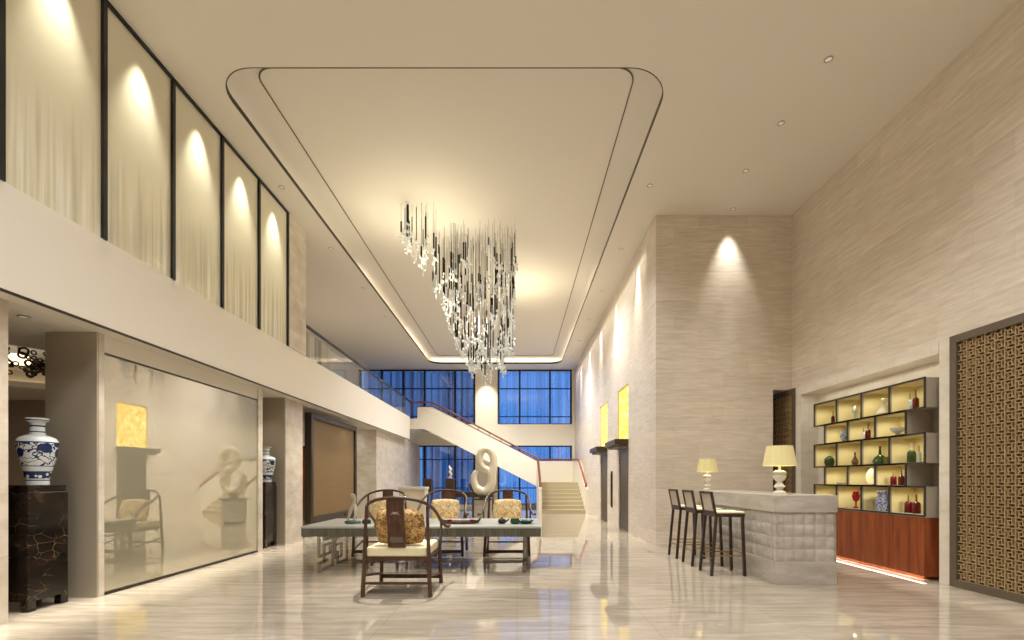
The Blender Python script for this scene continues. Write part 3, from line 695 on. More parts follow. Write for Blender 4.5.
def vase(x, y, label):
    o = MB().lathe([(r*(.76 if y < 6 else .84), z) for r, z in VP], 40).build('vase', M['porcelain'], None, True, (x, y, 1.24)); tag(o, label, 'vase', 'blue and white porcelain vases'); return o
vase(-4.865, 4.87, 'large blue and white porcelain vase on the nearest marble pedestal')
vase(-4.83, 9.23, 'blue and white porcelain vase in the niche past the glass partition')
# lower room chandelier
ch = thing('ring_chandelier', 'round bronze bead chandelier in the dim room behind the left niche', 'chandelier', (-6.75, 6.5, 2.76))
MB().cyl(0,0,.40,.455,.06).cyl(0,0,.2,.4,.01).build('stem', M['brass'], ch)
bead0 = MB().tube([(math.cos(i*PI/5), 0, math.sin(i*PI/5)) for i in range(10)], .33, 6, True).build('bead_ring', M['trim'], ch, True)
for k in range(80):
    a = random.uniform(0, 2*PI); zz = random.uniform(0, .24); rr = .46*math.sqrt(max(.05, 1-((zz-.14)/.2)**2))*random.uniform(.55, 1)
    r_ = random.uniform(.022,.045); o = bead0 if k == 0 else bead0.copy()
    if k: C.objects.link(o); o.parent = ch
    o.location = (rr*math.cos(a), rr*math.sin(a), zz); o.scale = (r_,r_,r_); o.rotation_euler = (random.uniform(-.5,.5), 0, a+PI/2)
MB().lathe([(0,.08),(.10,.1),(.14,.16),(.1,.22),(0,.24)], 14).build('lamp_bulb', M['led'], ch, True)

# ------------------------------------------------------------------ long table
tb = thing('long_table', 'long grey-topped low table with chrome fretwork ends', 'table', (-1.32, 7.26, 0))
bevel(MB().box(-1.655,1.655,-.66,.66,.62,.65).build('tabletop', M['greywood'], tb), .004)
MB().box(-1.65,1.65,-.655,-.63,.505,.62).box(-1.65,1.65,.63,.655,.505,.62).box(-1.65,-1.625,-.63,.63,.505,.62).box(1.625,1.65,-.63,.63,.505,.62).build('apron', M['apron'], tb)
for sx in (-1, 1):
    fr = MB(); X = sx*1.43; q = .032
    def B(y0, z0, y1, z1, X=X, fr=fr): fr.bar((X,y0,z0),(X,y1,z1),q,q,(1,0,0))
    B(-.6,.505,-.6,.22); B(-.6,.22,-.2,.22); B(-.2,.22,-.2,.36); B(-.2,.36,-.42,.36); B(-.42,.36,-.42,.1)
    B(-.6,.015,-.6,.13); B(-.6,.13,-.3,.13); B(-.6,.015,-.1,.015); B(-.1,.015,-.1,.505); B(-.1,.3,.25,.3); B(.25,.3,.25,.1); B(.25,.1,0,.1); B(0,.1,0,.4); B(0,.4,.55,.4)
    B(.5,.505,.5,.015); B(.1,.015,.5,.015); B(.1,.015,.1,.2); B(-.42,.505,-.42,.43); B(-.42,.43,.3,.43)
    if sx > 0: fr.box(X-.02, X+.05, -.02, .05, 0, .505)
    fr.build('leg_frame', M['chrome'], tb)
# items on the table
TZ = .65
fg = thing('crane_figurine', 'slender grey bird-like figurine leaning on a dark green base on the table', 'figurine', (-2.42, 7.05, TZ))
MB().lathe([(0,0),(.11,0),(.12,.02),(.1,.035),(.05,.04),(0,.04)], 18, wob=lambda a, z: 1+.12*math.sin(3*a)).build('base', M['jade'], fg, True)
MB().tube([(-.06,0,.03),(-.05,0,.1),(-.02,0,.2),(.03,0,.3),(.04,0,.36),(.01,0,.41),(-.02,0,.43)], [.012,.02,.03,.028,.02,.035,.012], 10).build('body', M['steel'], fg, True)
MB().tube([(.02,0,.03),(.05,0,.12),(.05,0,.22),(.04,0,.3)], [.01,.022,.03,.012], 8).build('wing', M['pad'], fg, True)
ff = MB().lathe([(0,0),(.06,0),(.07,.03),(.05,.06),(0,.065)], 14).build('incense_pot', M['black'], None, True, (-2.2, 7.02, TZ)); tag(ff, 'small black pot beside the grey figurine on the table', 'pot')
tr = thing('serving_tray', 'oval dark red lacquer tray with raised ends in the middle of the table', 'tray', (-.83, 7.02, TZ))
prof = MB(); vs = []; n = 32
for (rr, z) in ((.0,.012),(.9,.012),(1,.035),(1.02,.035),(.95,0),(0,0)):
    for k in range(n):
        a = 2*PI*k/n; vs.append((.30*max(rr,.001)*math.cos(a), .14*max(rr,.001)*math.sin(a), z + (.03*abs(math.cos(a))**4 if .9 < rr else 0)))
prof.add(vs, [(r_*n+k, r_*n+(k+1)%n, (r_+1)*n+(k+1)%n, (r_+1)*n+k) for r_ in range(5) for k in range(n)])
prof.build('tray_body', M['splat'], tr, True)
for sx in (-1,1): MB().tube([(sx*.27,-.05,.05),(sx*.3,-.03,.085),(sx*.3,.03,.085),(sx*.27,.05,.05)], .01, 6).build('handle', M['splat'], tr, True)
for i, (dx, dy_, m__) in enumerate(((-.16,.02,'red'), (.02,-.02,'pad'), (.17,.02,'red'))):
    cp = MB().lathe([(0,0),(.022,0),(.04,.04),(.036,.04),(.02,.008),(0,.008)], 14).build('tea_cup', M[m__], None, True, (-.83+dx, 7.02+dy_, TZ+.013)); tag(cp, ('red tea cup at the left end of the lacquer tray', 'pale tea cup in the middle of the lacquer tray', 'red tea cup at the right end of the lacquer tray')[i], 'cup', 'tea cups')
pt = thing('tea_pot', 'dark teapot left of the jade green dish on the table', 'teapot', (-.22, 7.0, TZ))
MB().lathe([(0,0),(.04,0),(.062,.03),(.05,.065),(.02,.07),(0,.07)], 16).build('body', M['black'], pt, True)
MB().lathe([(0,.07),(.03,.072),(.012,.082),(.01,.095),(0,.1)], 12).build('lid', M['black'], pt, True)
MB().tube([(.05,0,.03),(.085,0,.045),(.1,0,.07)], [.012,.009,.007], 6).build('spout', M['black'], pt, True)
dp = MB().lathe([(0,0),(.05,0),(.07,.02),(.06,.075),(.05,.075),(0,.02)], 16).build('tea_bowl', M['jade'], None, True, (-.03, 6.98, TZ)); tag(dp, 'dark green bowl between the teapot and the jade dish', 'bowl')
dp = MB().lathe([(0,0),(.07,0),(.12,.045),(.11,.05),(.06,.012),(0,.012)], 20).build('green_dish', M['jade'], None, True, (.13, 7.02, TZ)); tag(dp, 'wide jade green dish near the right end of the table', 'dish')

# ------------------------------------------------------------------ horseshoe armchair (front = +Y)
def armchair(label, pale, loc, rz):
    t_ = thing('horseshoe_armchair', label, 'chair', loc, rz, 'horseshoe armchairs around the long table')
    # legs; rear legs run up into the crest rail, front legs into the arms
    for sx in (-1, 1):
        MB().tube([(sx*.372,-.37,0),(sx*.355,-.36,.42),(sx*.345,-.355,.75),(sx*.335,-.345,1.0)], [.026,.024,.02,.017], 8).build('leg', M['chair'], t_, True)
        MB().tube([(sx*.376,.37,0),(sx*.36,.355,.42),(sx*.375,.33,.55),(sx*.395,.27,.66),(sx*.40,.22,.765)], [.025,.023,.018,.016,.015], 8).build('leg', M['chair'], t_, True)
    half = [(.47,.46,.715),(.46,.40,.70),(.435,.34,.715),(.41,.26,.755),(.40,.14,.81),(.398,0,.87),(.388,-.14,.935),(.36,-.26,.99),(.31,-.345,1.035),(.22,-.40,1.07),(.11,-.425,1.09)]
    pts = [(-x,y,z) for x,y,z in half] + [(0,-.43,1.095)] + half[::-1]
    rr = [.02,.018,.018]+[.019]*(len(pts)-6)+[.018,.018,.02]
    MB().tube(pts, rr, 10).build('arm_rail', M['chair'], t_, True)
    # seat
    MB().box(-.35,.35,-.35,.35,.395,.435).box(-.30,-.26,-.36,-.34,.34,.395).box(.26,.30,-.36,-.34,.34,.395).box(-.33,-.26,.33,.35,.33,.395).box(.26,.33,.33,.35,.33,.395).build('seat_frame', M['chair'], t_)
    bevel(MB().box(-.34,.34,-.345,.345,.436,.545).build('seat', M['seat'], t_), .02, 3)
    # splat
    sp = MB(); z_ = [(-.345,.545),(-.365,.7),(-.40,.85),(-.425,1.0),(-.425,1.085)]
    for (ya, za), (yb_, zb) in zip(z_, z_[1:]):
        sp.add([(-.095,ya-.012,za),(.095,ya-.012,za),(.095,yb_-.012,zb),(-.095,yb_-.012,zb),(-.095,ya+.012,za),(.095,ya+.012,za),(.095,yb_+.012,zb),(-.095,yb_+.012,zb)],
               [(0,1,2,3),(5,4,7,6),(4,0,3,7),(1,5,6,2),(4,5,1,0),(3,2,6,7)])
    so = sp.build('splat', M['splat'], t_)
    cv = MB()
    for s_ in (-1,1):
        cv.tube([(s_*(.012+.022*k/6*math.cos(k)), -.428, .93+.012*math.sin(k*1.2)) for k in range(7)], .0035, 5)
    cv.tube([(-.05,-.43,.915),(0,-.431,.922),(.05,-.43,.915)], .003, 5)
    cv.build('carved_motif', M['steel'], so)
    MB().box(-.07,.07,-.374,-.368,.60,.66).build('splat_inlay', M['latframe'], so)
    # stretchers
    for (a, b_) in (((-.368,-.365,.15),(.368,-.365,.15)), ((-.37,.365,.095),(.37,.365,.095)), ((-.368,-.36,.235),(-.36,.36,.12)), ((.368,-.36,.235),(.36,.36,.12))):
        MB().bar(a, b_, .026, .026).build('stretcher', M['chair'], t_)
    MB().box(-.36,.36,.345,.385,.06,.085).build('footrest', M['chair'], t_)
    return t_
def cushion(label, x, y, z, rz, m_, w=.52, h=.4):
    o = MB().pillow(w, h, .17, c=(0,0,0), tilt=.16).build('cushion', m_, None, True, (x, y, z)); o.rotation_euler = (0,0,rz)
    tag(o, label, 'cushion', 'patterned cushions on the armchairs'); return o
fc = (-1.33, 5.66, 0)
ac = armchair('dark wooden horseshoe armchair nearest the camera with its back to it', False, fc, 0)
cushion('brown gold brocade cushion in the armchair nearest the camera', fc[0], fc[1]-.19, .545+.21, 0, M['brocade'], .56, .42)
for i, (x, lab, cl) in enumerate(((-2.38, 'armchair across the table behind the bird figurine, leftmost of three', 'pale gold cushion in the chair behind the bird figurine'),
                       (-1.29, 'middle armchair of the three on the far side of the table', 'pale gold cushion in the middle chair beyond the table'),
                       (-.17, 'armchair across the table behind the teapot, in front of the stairs', 'pale gold cushion in the chair behind the teapot'))):
    dup(ac, (x, 8.42, 0), PI, lab)
    cushion(cl, x, 8.42+.19, .545+.20, PI, M['brocade_pale'], .52, .40)

# ------------------------------------------------------------------ objects behind the table
sp = thing('loop_sculpture', 'cream polished stone figure-eight loop sculpture on a low pedestal', 'sculpture', (-.99, 14.0, .76))
def P(px, py): return ((px-483.5)*.02917, 0, (498-py)*.02917)
pth = [P(476.8,473), P(474.3,478), P(475,485.5), P(478.3,491.2), P(483.8,493.4), P(489.2,490.5), P(492.2,484), P(492.4,476), P(494,468), P(493.8,460), P(491,453.6), P(486.5,451.3), P(482,453.3), P(480,458.5), P(480.3,464.5), P(483.5,469.5), P(488.5,472.5), P(491.8,477)]
# smooth by Catmull-Rom
def catmull(p, k=5, closed=False):
    p = [Vector(q) for q in p]; out = []
    for i in range(len(p)-1):
        a, b_, c_, d_ = p[max(i-1,0)], p[i], p[i+1], p[min(i+2,len(p)-1)]
        for j in range(k):
            t = j/k; out.append(.5*((2*b_)+(c_-a)*t+(2*a-5*b_+4*c_-d_)*t*t+(3*b_-a-3*c_+d_)*t**3))
    return out+[p[-1]]
cp = catmull(pth); nn = len(cp)
rs = [(.07+.045*min(1, i/14)) if i < 14 else (.128 if i < 35 else (.128-.028*(i-35)/10 if i < 45 else .1)) for i in range(nn)]
MB().tube(cp, rs, 16, sx=1.5).build('stone_loop', M['sculpt'], sp, True)
MB().cyl(0,0,-.06,.02,.12,.1,16).build('mount', M['dkbrown'], sp, True)
sp.location.z = .80
pd = thing('display_plinth', 'grey stone plinth carrying the cream loop sculpture', 'plinth', (-.99, 14.0, 0))
bevel(MB().box(-.24,.24,-.24,.24,.06,.70).build('body', M['greymarble'], pd), .005); bevel(MB().box(-.28,.28,-.28,.28,.70,.74).box(-.2,.2,-.2,.2,0,.06).build('cap', M['dkbrown'], pd), .004)
wb = thing('reception_counter', 'small cream counter block beside the lower left wall', 'counter', (-3.05, 14.2, 0))
bevel(MB().box(-.38,.38,-.25,.25,.03,.98).build('body', M['sculpt'], wb), .02); bevel(MB().box(-.4,.4,-.28,.28,.98,1.07).build('counter_top', M['ceramic'], wb), .015); MB().box(-.34,.34,-.22,.22,0,.03).build('plinth_base', M['trim'], wb)
def stand(x, y, label):
    t_ = thing('flower_stand', label, 'stand', (x, y, 0), 0, 'tall dark stands by the lower window')
    bevel(MB().box(-.16,.16,-.16,.16,1.26,1.31).build('top', M['chair'], t_), .004)
    MB().box(-.14,.14,-.14,.14,1.12,1.26).box(-.14,.14,-.14,.14,.25,.29).build('apron', M['chair'], t_)
    MB().box(-.13,.13,-.13,.13,.75,1.12).build('drawer_box', M['dkbrown'], t_)
    for sx in (-1,1):
        for sy in (-1,1): MB().bar((sx*.14,sy*.14,0),(sx*.13,sy*.13,1.26),.035).build('leg', M['chair'], t_)
    return t_
stand(-3.15, 17, 'tall dark stand by the lower window, left one of the pair, bare top'); stand(-2.37, 17, 'tall dark stand by the lower window carrying the white figurine')
o = thing('white_figurine', 'small white twisted figurine on the tall dark stand by the window', 'figurine', (-2.37, 17, 1.31))
MB().lathe([(0,0),(.07,0),(.08,.03),(.05,.06),(.03,.09),(0,.09)], 14).build('base', M['bluewhite'], o, True)
MB().tube([(0,0,.07),(.04,0,.16),(-.02,0,.25),(.03,0,.33),(-.03,0,.42),(-.01,0,.48)], [.03,.05,.045,.05,.03,.01], 8).build('body', M['ceramic'], o, True)
# side chair with plant left of sculpture
cr_ = thing('console_table', 'low dark console table beneath the lower window', 'table', (-1.9, 19.6, 0))
bevel(MB().box(-1.0,1.0,-.2,.2,.72,.78).build('top', M['chair'], cr_), .004)
for sx in (-1,1):
    for sy in (-1,1): MB().bar((sx*.92,sy*.15,0),(sx*.92,sy*.15,.72),.06).build('leg', M['chair'], cr_)
MB().box(-.92,.92,-.15,.15,.55,.72).build('apron', M['dkbrown'], cr_)
pl = thing('potted_plant', 'dark leafy plant on a tall stand half hidden left of the loop sculpture', 'plant', (-1.42, 15.6, 0))
MB().lathe([(0,0),(.13,0),(.12,.03),(.04,.06),(.035,.9),(.1,.95),(.15,1.1),(.14,1.12),(0,1.05)], 14).build('pot_stand', M['dkbrown'], pl, True)
lf = MB()
for k in range(26):
    a = random.uniform(0,2*PI); L = random.uniform(.12,.26); el = random.uniform(.2,1.2); w_ = .02
    d_ = Vector((math.cos(a)*math.cos(el), math.sin(a)*math.cos(el), math.sin(el))); sd = Vector((-math.sin(a), math.cos(a), 0))*w_; o_ = Vector((0,0,1.08))
    p1 = o_+d_*L*.5; p2 = o_+d_*L+Vector((0,0,-.05)); lf.add([o_-sd*.3,o_+sd*.3,p1+sd,p1-sd,p2,o_+Vector((0,0,-.004)),p1+Vector((0,0,-.006))], [(0,1,2,3),(3,2,4),(5,3,6),(0,3,6,5),(1,5,6,2),(3,4,6),(2,6,4)])
lf.build('foliage', M['green'], pl)

# ------------------------------------------------------------------ bar counter
bc = thing('bar_counter', 'grey marble bar counter with scale-textured sides', 'bar counter', (3.166, 5.89, 0))
BW, BL = .77, 2.75
bevel(MB().box(0,BW,0,BL,.89,1.10).build('countertop', M['greymarble'], bc), .004)
bevel(MB().box(.005,BW-.005,.005,BL-.005,0,.28).build('plinth', M['greymarble'], bc), .004)
bd = MB(); bd.box(.03,BW-.03,.03,BL-.03,.28,.89)
def scales(mb, U, fn, nrow=4, cw=.128):
    nc = round(U/cw); w_ = U/nc; hh = (.89-.28)/nrow; k = 6
    for r_ in range(nrow):
        off = 0
        for c_ in range(nc):
            vs = []; 
            for j in range(k+1):
                for i in range(k+1):
                    u, v = i/k, j/k
                    dd = .014*(math.sin(PI*u)*math.sin(PI*min(1, v*1.0)))**.75
                    vs.append(fn(min(U, max(0, (c_+u+off)*w_)), .28+(r_+v)*hh, dd+.002))
            mb.add(vs, [(j*(k+1)+i, j*(k+1)+i+1, (j+1)*(k+1)+i+1, (j+1)*(k+1)+i) for j in range(k) for i in range(k)])
        pass
scales(bd, BW, lambda u, z, d: (u, .03-d, z)); scales(bd, BL, lambda u, z, d: (.03-d, u, z)); scales(bd, BL, lambda u, z, d: (BW-.03+d, u, z))
bd.build('scale_cladding', M['greymarble'], bc, True)
def lamp(x, y, z, s, label):
    t_ = thing('table_lamp', label, 'lamp', (x, y, z), 0, 'table lamps on the bar counter'); t_.scale = (s,s,s)
    MB().lathe([(0,0),(.075,0),(.08,.015),(.075,.03),(.045,.045),(.03,.065),(.05,.085),(.07,.1),(.06,.115),(.035,.15),(.035,.165),(.07,.2),(.082,.235),(.082,.25),(.06,.262),(.082,.27),(.085,.295),(.05,.315),(.018,.32),(.016,.37),(0,.37)], 24).build('lamp_base', M['ceramic'], t_, True)
    MB().lathe([(.202,.375),(.155,.64),(.15,.64),(.197,.375),(.202,.375)], 72, wob=lambda a, z: 1+.02*math.sin(18*a)).build('lamp_shade', M['shade'], t_, True)
    l = bpy.data.lights.new('lamp_glow', 'POINT'); l.energy = 3.5*s; l.color = (1,.85,.55); l.shadow_soft_size = .05; o = bpy.data.objects.new('lamp_glow', l); C.objects.link(o); o.location = (x, y, z+.5*s)
lamp(3.5, 6.4, 1.10, 1.0, 'large pleated-shade lamp with white turned base at the near end of the bar')
lamp(3.33, 8.4, 1.10, .86, 'smaller-looking pleated-shade lamp at the far end of the bar, behind the stools')

# stools (front = +X)
def stool(label, loc):
    t_ = thing('bar_stool', label, 'bar stool', loc, 0, 'bar stools along the counter')
    for sy in (-1,1):
        MB().bar((-.235,sy*.2,0),(-.165,sy*.185,.80),.034).build('leg', M['stoolwood'], t_)
        MB().bar((.21,sy*.2,0),(.185,sy*.185,.80),.034).build('leg', M['stoolwood'], t_)
    MB().box(-.19,.21,-.205,.205,.79,.835).build('seat_frame', M['stoolwood'], t_)
    bevel(MB().box(-.18,.21,-.2,.2,.835,.862).build('seat', M['seat'], t_), .01)
    bk = MB()
    for sy in (-1,1): bk.bar((-.175,sy*.185,.82),(-.235,sy*.185,1.13),.032)
    bk.bar((-.232,-.2,1.115),(-.232,.2,1.115),.032).bar((-.178,-.19,.85),(-.178,.19,.85),.03)
    b2 = bk.build('back_frame', M['stoolwood'], t_)
    MB().add([(-.184,-.17,.865),(-.184,.17,.865),(-.228,.17,1.10),(-.228,-.17,1.10)], [(0,1,2,3)])
    pd_ = MB(); pd_.add([(-.188,-.17,.865),(-.188,.17,.865),(-.232,.17,1.10),(-.232,-.17,1.10),(-.176,-.17,.865),(-.176,.17,.865),(-.220,.17,1.10),(-.220,-.17,1.10)],
        [(0,3,2,1),(4,5,6,7),(0,1,5,4),(1,2,6,5),(2,3,7,6),(3,0,4,7)]); pd_.build('back_pad', M['pad'], b2)
    for a, b_ in (((-.21,-.195,.27),(.2,-.195,.27)), ((-.21,.195,.27),(.2,.195,.27)), ((.2,-.195,.30),(.2,.195,.30)), ((-.212,-.195,.22),(-.212,.195,.22))):
        MB().tube([a, b_], .009, 8).build('foot_rail', M['brass'], t_, True)
    return t_
s0 = stool('dark wooden bar stool nearest the camera with brass foot rail', (2.84, 6.63, 0))
dup(s0, (2.84, 7.34, 0), 0, 'middle one of the three dark bar stools'); dup(s0, (2.84, 8.03, 0), 0, 'dark bar stool farthest along, next to the stone pier')

# ------------------------------------------------------------------ niche cabinet and staggered shelf
XS = 5.2; ZW = .805
sb = thing('sideboard', 'reddish wood floating sideboard with plain doors in the bar niche', 'sideboard', (XS, 7.28, 0))
Lh = 1.155
sb_b = MB().box(.02,.37,-Lh,Lh,.05,ZW).box(.08,.37,-Lh+.1,Lh-.1,0,.05); sb_b.build('body', M['redwood'], sb)
for i in range(4):
    a = -Lh+.004+i*(2*Lh-.008)/4; bevel(MB().box(0,.02,a+.002,a+(2*Lh-.008)/4-.002,.052,ZW-.002).build('door', M['redwood'], sb), .002)
rowsz = [(.825,1.2),(1.2,1.505),(1.505,1.89),(1.89,2.215),(2.215,2.595)]
colA = [6.125,6.71,7.256,7.82,8.40]; colB = [6.425,6.98,7.557,8.12]
sh = thing('display_shelf', 'staggered brick-pattern display shelf with gold-lit cells above the sideboard', 'shelf', (0,0,0))
bodym = MB(); edge = MB(); lin_ = MB(); X1_ = XS+.36
for r_, (z0, z1) in enumerate(rowsz):
    cols = colA if r_ % 2 == 0 else colB
    th = .014
    for y in cols: bodym.box(XS+.012, X1_, y-th, y+th, z0, z1)
    bodym.box(XS+.012, X1_, cols[0], cols[-1], z0, z0+th); bodym.box(XS+.012, X1_, cols[0], cols[-1], z1-th, z1)
    for y in cols: edge.box(XS-.004, XS+.012, y-.011, y+.011, z0, z1)
    for z in (z0, z1): edge.box(XS-.004, XS+.012, cols[0]-.011, cols[-1]+.011, z-.011, z+.011)
    for a, b_ in zip(cols, cols[1:]):
        lin_.box(X1_-.012, X1_-.002, a+th, b_-th, z0+th, z1-th).box(XS+.03,X1_-.012,a+th,a+th+.003,z0+th,z1-th).box(XS+.03,X1_-.012,b_-th-.003,b_-th,z0+th,z1-th).box(XS+.03,X1_-.012,a+th,b_-th,z1-th-.003,z1-th)
        spot('shelf_light', (XS+.13, (a+b_)/2+.04, z1-.03), 3.4, 165, .6, (XS+.16, (a+b_)/2+.04, z0), col=(1,.93,.68), r=.02)
bodym.box(XS+.0, X1_, 6.11, 8.41, ZW+.001, .825)
bodym.box(X1_-.002, X1_+.01, 6.125, 8.4, .825, 2.6)
bodym.build('shelf_body', M['shelf'], sh); edge.build('edge_trim', M['shelfedge'], sh); lin_.build('cell_lining', M['cellback'], sh)
# objects standing in the cells
def bottle(y, z, m1, h, r, label, neck='olive', x=XS+.14):
    r *= .78; h *= .9
    t_ = thing('bottle', label, 'bottle', (x, y, z), 0, 'bottles on the display shelf')
    MB().lathe([(0,0),(r,0),(r,h*.5),(r*.8,h*.58),(r*.25,h*.64),(0,h*.64)], 16).build('body', M[m1], t_, True)
    MB().lathe([(0,h*.63),(r*.24,h*.63),(r*.2,h*.97),(r*.28,h),(0,h)], 12).build('neck', M[neck], t_, True)
def pot(name, cat, y, z, m_, prof, label, x=XS+.14):
    o = MB().lathe(prof, 20).build(name, M[m_], None, True, (x, y, z)); tag(o, label, cat); return o
z5, z4, z3, z2, z1_ = [a+.014 for a, b_ in rowsz]
# top row (z1_) cells far->near : between 8.40-7.82, 7.82-7.256, 7.256-6.71, 6.71-6.125
bottle(8.111, z1_, 'darkred', .24, .035, 'dark bottle in the far cell of the top shelf row')
pot('glass_figure', 'figurine', 7.583, z1_, 'clearglass', [(0,0),(.04,0),(.02,.04),(.015,.1),(.04,.14),(.03,.2),(0,.23)], 'clear glass figure in the second cell of the top shelf row')
pot('white_vase', 'vase', 6.975, z1_, 'pale', [(0,0),(.09,0),(.1,.03),(.06,.1),(.03,.15),(.04,.2),(.05,.23),(.04,.24),(0,.24)], 'white flared vase in the third cell of the top shelf row')
bottle(6.522, z1_, 'clearglass', .26, .032, 'clear bottle in the near cell of the top shelf row'); bottle(6.427, z1_, 'darkred', .29, .048, 'dark red bottle in the near cell of the top shelf row')
# row 4
pot('blue_bowl', 'bowl', 7.839, z2, 'bluewhite', [(0,0),(.03,0),(.02,.02),(.05,.07),(.055,.1),(.04,.18),(.03,.2),(0,.2)], 'pale blue glass jar in the far cell of the second shelf row')
bottle(7.397, z2, 'clearglass', .2, .03, 'clear bottle in the middle cell of the second shelf row'); bottle(7.303, z2, 'darkred', .26, .045, 'dark red bottle in the middle cell of the second shelf row')
pot('glass_bowl', 'bowl', 6.728, z2, 'clearglass', [(0,0),(.04,0),(.02,.03),(.08,.07),(.09,.11),(.085,.11),(.03,.05),(0,.045)], 'shallow glass bowl in the near cell of the second shelf row')
# row 3
pot('green_jar', 'jar', 8.202, z3, 'green', [(0,0),(.06,0),(.08,.06),(.075,.12),(.04,.16),(.02,.17),(0,.18)], 'round dark green jar in the far cell of the middle shelf row')
pot('clay_bottle', 'bottle', 7.583, z3, 'brownclay', [(0,0),(.03,0),(.05,.05),(.03,.1),(.012,.14),(.014,.2),(0,.21)], 'small brown clay bottle in the second cell of the middle shelf row')
pot('green_decanter', 'decanter', 7.061, z3, 'green', [(0,0),(.08,0),(.095,.04),(.07,.1),(.02,.14),(.012,.24),(.02,.26),(0,.26)], 'wide green decanter with slim neck in the third cell of the middle shelf row')
pot('green_cup', 'cup', 6.946, z3, 'olive', [(0,0),(.03,0),(.035,.1),(.03,.1),(0,.02)], 'small olive cup beside the green decanter')
bottle(6.497, z3, 'green', .3, .065, 'fat green bottle in the near cell of the middle shelf row', 'pale'); bottle(6.376, z3, 'clearglass', .25, .03, 'slim grey bottle in the near cell of the middle shelf row')
# row 2
pot('small_dish', 'dish', 7.911, z4, 'clearglass', [(0,0),(.05,0),(.07,.03),(.06,.035),(0,.01)], 'small glass dish in the far cell of the fourth shelf row')
o = thing('round_plate', 'pale round plate propped in the middle cell of the fourth shelf row', 'plate', (XS+.16, 7.22, z4+.125)); 
pm = MB().lathe([(0,.0),(.08,.0),(.125,.015),(.125,.022),(.08,.01),(0,.01)], 32).build('plate_disc', M['pale'], o, True); pm.rotation_euler = (0, -PI/2+.12, 0)
MB().bar((.02,-.04,-.12),(.02,.04,-.12),.012).bar((-.02,-.04,-.12),(.06,-.04,-.12),.01).bar((-.02,.04,-.12),(.06,.04,-.12),.01).build('plate_stand', M['chair'], o)
bottle(6.808, z4, 'darkred', .23, .05, 'left one of two dark red bottles in the fourth shelf row'); bottle(6.666, z4, 'darkred', .23, .05, 'right one of two dark red bottles in the fourth shelf row')
# bottom row
pot('red_goblet', 'goblet', 7.561, z5, 'red', [(0,0),(.04,0),(.035,.015),(.012,.03),(.012,.1),(.04,.13),(.055,.19),(.04,.26),(.03,.27),(0,.26)], 'bright red goblet in the bottom shelf row')
pot('tall_vase', 'vase', 7.051, z5, 'bluewhite', [(0,0),(.05,0),(.06,.02),(.06,.16),(.03,.2),(.03,.24),(.05,.28),(.04,.28),(0,.27)], 'blue and white vase in the bottom shelf row, left of its twin')
pot('tall_vase', 'vase', 6.946, z5, 'bluewhite', [(0,0),(.05,0),(.055,.02),(.055,.18),(.03,.22),(.03,.26),(.045,.3),(.035,.3),(0,.29)], 'blue and white vase in the bottom shelf row, right of its twin')
bottle(6.547, z5, 'darkred', .28, .06, 'left one of two dark red bottles in the near bottom shelf cell'); bottle(6.416, z5, 'darkred', .28, .06, 'right one of two dark red bottles in the near bottom shelf cell')

# ------------------------------------------------------------------ big chandelier
cx, cy = -1.15, 10.6
cd = thing('crystal_chandelier', 'huge spiral chandelier of dark rods and hanging crystals under the ceiling coffer', 'chandelier', (cx, cy, ZR))
MB().lathe([(0,0),(.08,0),(.08,-.02),(0,-.02)], 24).build('ceiling_plate', M['ceiling'], cd)
def pend(x, y, zb, lrod, seed):
    rd = random.Random(seed); a = MB()
    a.tube([(x,y,-.001),(x,y,zb+.1)], .0022, 4)
    c_ = MB(); (a if rd.random() < .78 else c_).tube([(x,y,min(-.05, zb+.14+lrod)),(x,y,zb+.14)], rd.choice((.01,.014,.018)), 6)
    for k in range(rd.choice((3,4,5))):
        zz = zb+.15-.06*k; ox, oy = x+rd.uniform(-.05,.05), y+rd.uniform(-.05,.05); r = rd.uniform(.02,.03)
        c_.lathe([(0,-r*1.5),(r,-r*.5),(r,r*.5),(0,r*1.5)], 5, (ox,oy,zz))
    c_.tube([(x,y,zb+.17),(x,y,zb-.09)], .006, 5)
    return a, c_
NP = 215; lst = []
rnd = random.Random(11)
def env(tab, x):
    for (a, p), (b_, q) in zip(tab, tab[1:]):
        if a <= x <= b_: return p+(q-p)*(x-a)/(b_-a)
    return tab[-1][1]
# cascading spiral: shallow on the left, falling to a deep tip on the right
UP = [(-1.35,-.5),(-.5,-.5),(-.2,-.6),(.3,-.8),(.8,-.5),(1.15,-.3)]
LO = [(-1.35,-.78),(-.82,-.85),(-.78,-1.2),(-.5,-1.6),(-.3,-2.2),(-.02,-2.85),(.3,-3.08),(.8,-3.08),(1.05,-2.9),(1.16,-2.5)]
for i in range(NP):
    if i < 24: x = rnd.uniform(-1.12, -.45)
    else: x = max(-.8, 1.14-1.75*rnd.random()**1.15)
    u, l = env(UP, x), env(LO, x); t = rnd.random()**.8; zb = u+(l-u)*t
    y = (-1.0+rnd.uniform(-.35,.35)) if i < 22 else rnd.uniform(-1, 1)*(.95-.35*t)*math.sqrt(max(.12, 1-((x-.3)/1.3)**2))+.1
    lst.append((x, y, zb, rnd.choice((.2,.35,.5,.8))))
order = sorted(range(NP), key=lambda i: i % 2)
st1, st2 = MB(), MB(); cnt = 0
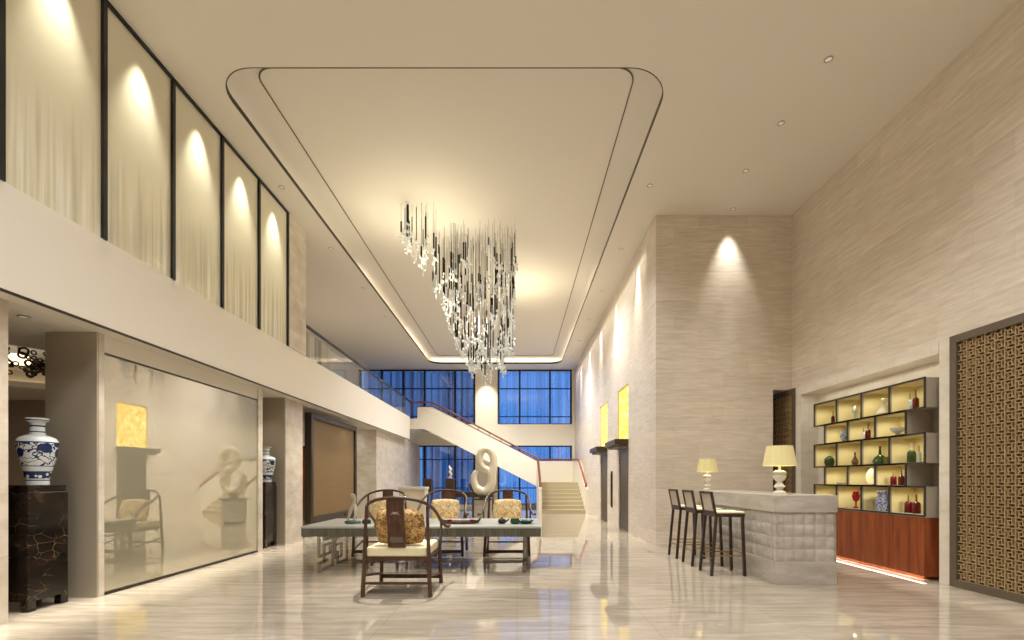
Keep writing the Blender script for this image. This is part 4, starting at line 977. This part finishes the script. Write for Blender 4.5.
for j, i in enumerate(order):
    x, y, zb, lr = lst[i]; a, c_ = pend(x, y, zb, lr, i)
    if cnt < 95:
        o = a.build('pendant_rod', M['blackglass'], cd); c_.build('crystal', M['crystal'], o); cnt += 1
    else:
        st1.add(a.v, a.f); st2.cur = 0; st2.add(c_.v, c_.f)
full = MB(); full.add(st1.v, st1.f); full.cur = 1; full.add(st2.v, st2.f)
o = full.build('pendant_strands', [M['blackglass'], M['crystal']], cd); o['kind'] = 'stuff'
for (x, y, z, p) in ((-.3,-.2,-1.6,12), (.5,.6,-1.6,26), (.3,-.2,-2.0,24)):
    l = bpy.data.lights.new('chandelier_glow', 'POINT'); l.energy = p; l.color = (1,.88,.66); l.shadow_soft_size = .12; o = bpy.data.objects.new('chandelier_glow', l); C.objects.link(o); o.location = (cx+x, cy+y, ZR+z)
for (x, y) in ((-.8,-.9), (1.2,2.6)):
    area('ceiling_fill', (cx+x, cy+y, ZR-1.3), 1.4, 1.4, 30, (PI,0,0), (1,.9,.62))  # upward area lights added to brighten the ceiling around and beyond the chandelier

# ------------------------------------------------------------------ world, camera, colour
W = bpy.data.worlds.new('dusk'); bpy.context.scene.world = W; W.use_nodes = True
bg = W.node_tree.nodes['Background']; bg.inputs['Color'].default_value = lin((74,138,222)); bg.inputs['Strength'].default_value = 1.3
cam = bpy.data.cameras.new('camera'); co = bpy.data.objects.new('camera', cam); C.objects.link(co)
co.location = (0,0,1.3); co.rotation_euler = (PI/2,0,0); cam.sensor_width = 36; cam.lens = 36*F/1024; cam.shift_x = -5/1024; cam.shift_y = 159/1024; cam.clip_start = .05; cam.clip_end = 200
sc_ = bpy.context.scene; sc_.camera = co
sc_.view_settings.view_transform = 'Standard'; sc_.view_settings.look = 'None'; sc_.view_settings.gamma = 1; sc_.view_settings.use_curve_mapping = False
sc_.view_settings.exposure = -0.08
sc_.cycles.max_bounces = 8; sc_.cycles.diffuse_bounces = 5; sc_.cycles.glossy_bounces = 4; sc_.cycles.transparent_max_bounces = 12
sc_.cycles.sample_clamp_indirect = 4; sc_.cycles.use_denoising = True; sc_.cycles.caustics_reflective = False; sc_.cycles.caustics_refractive = False
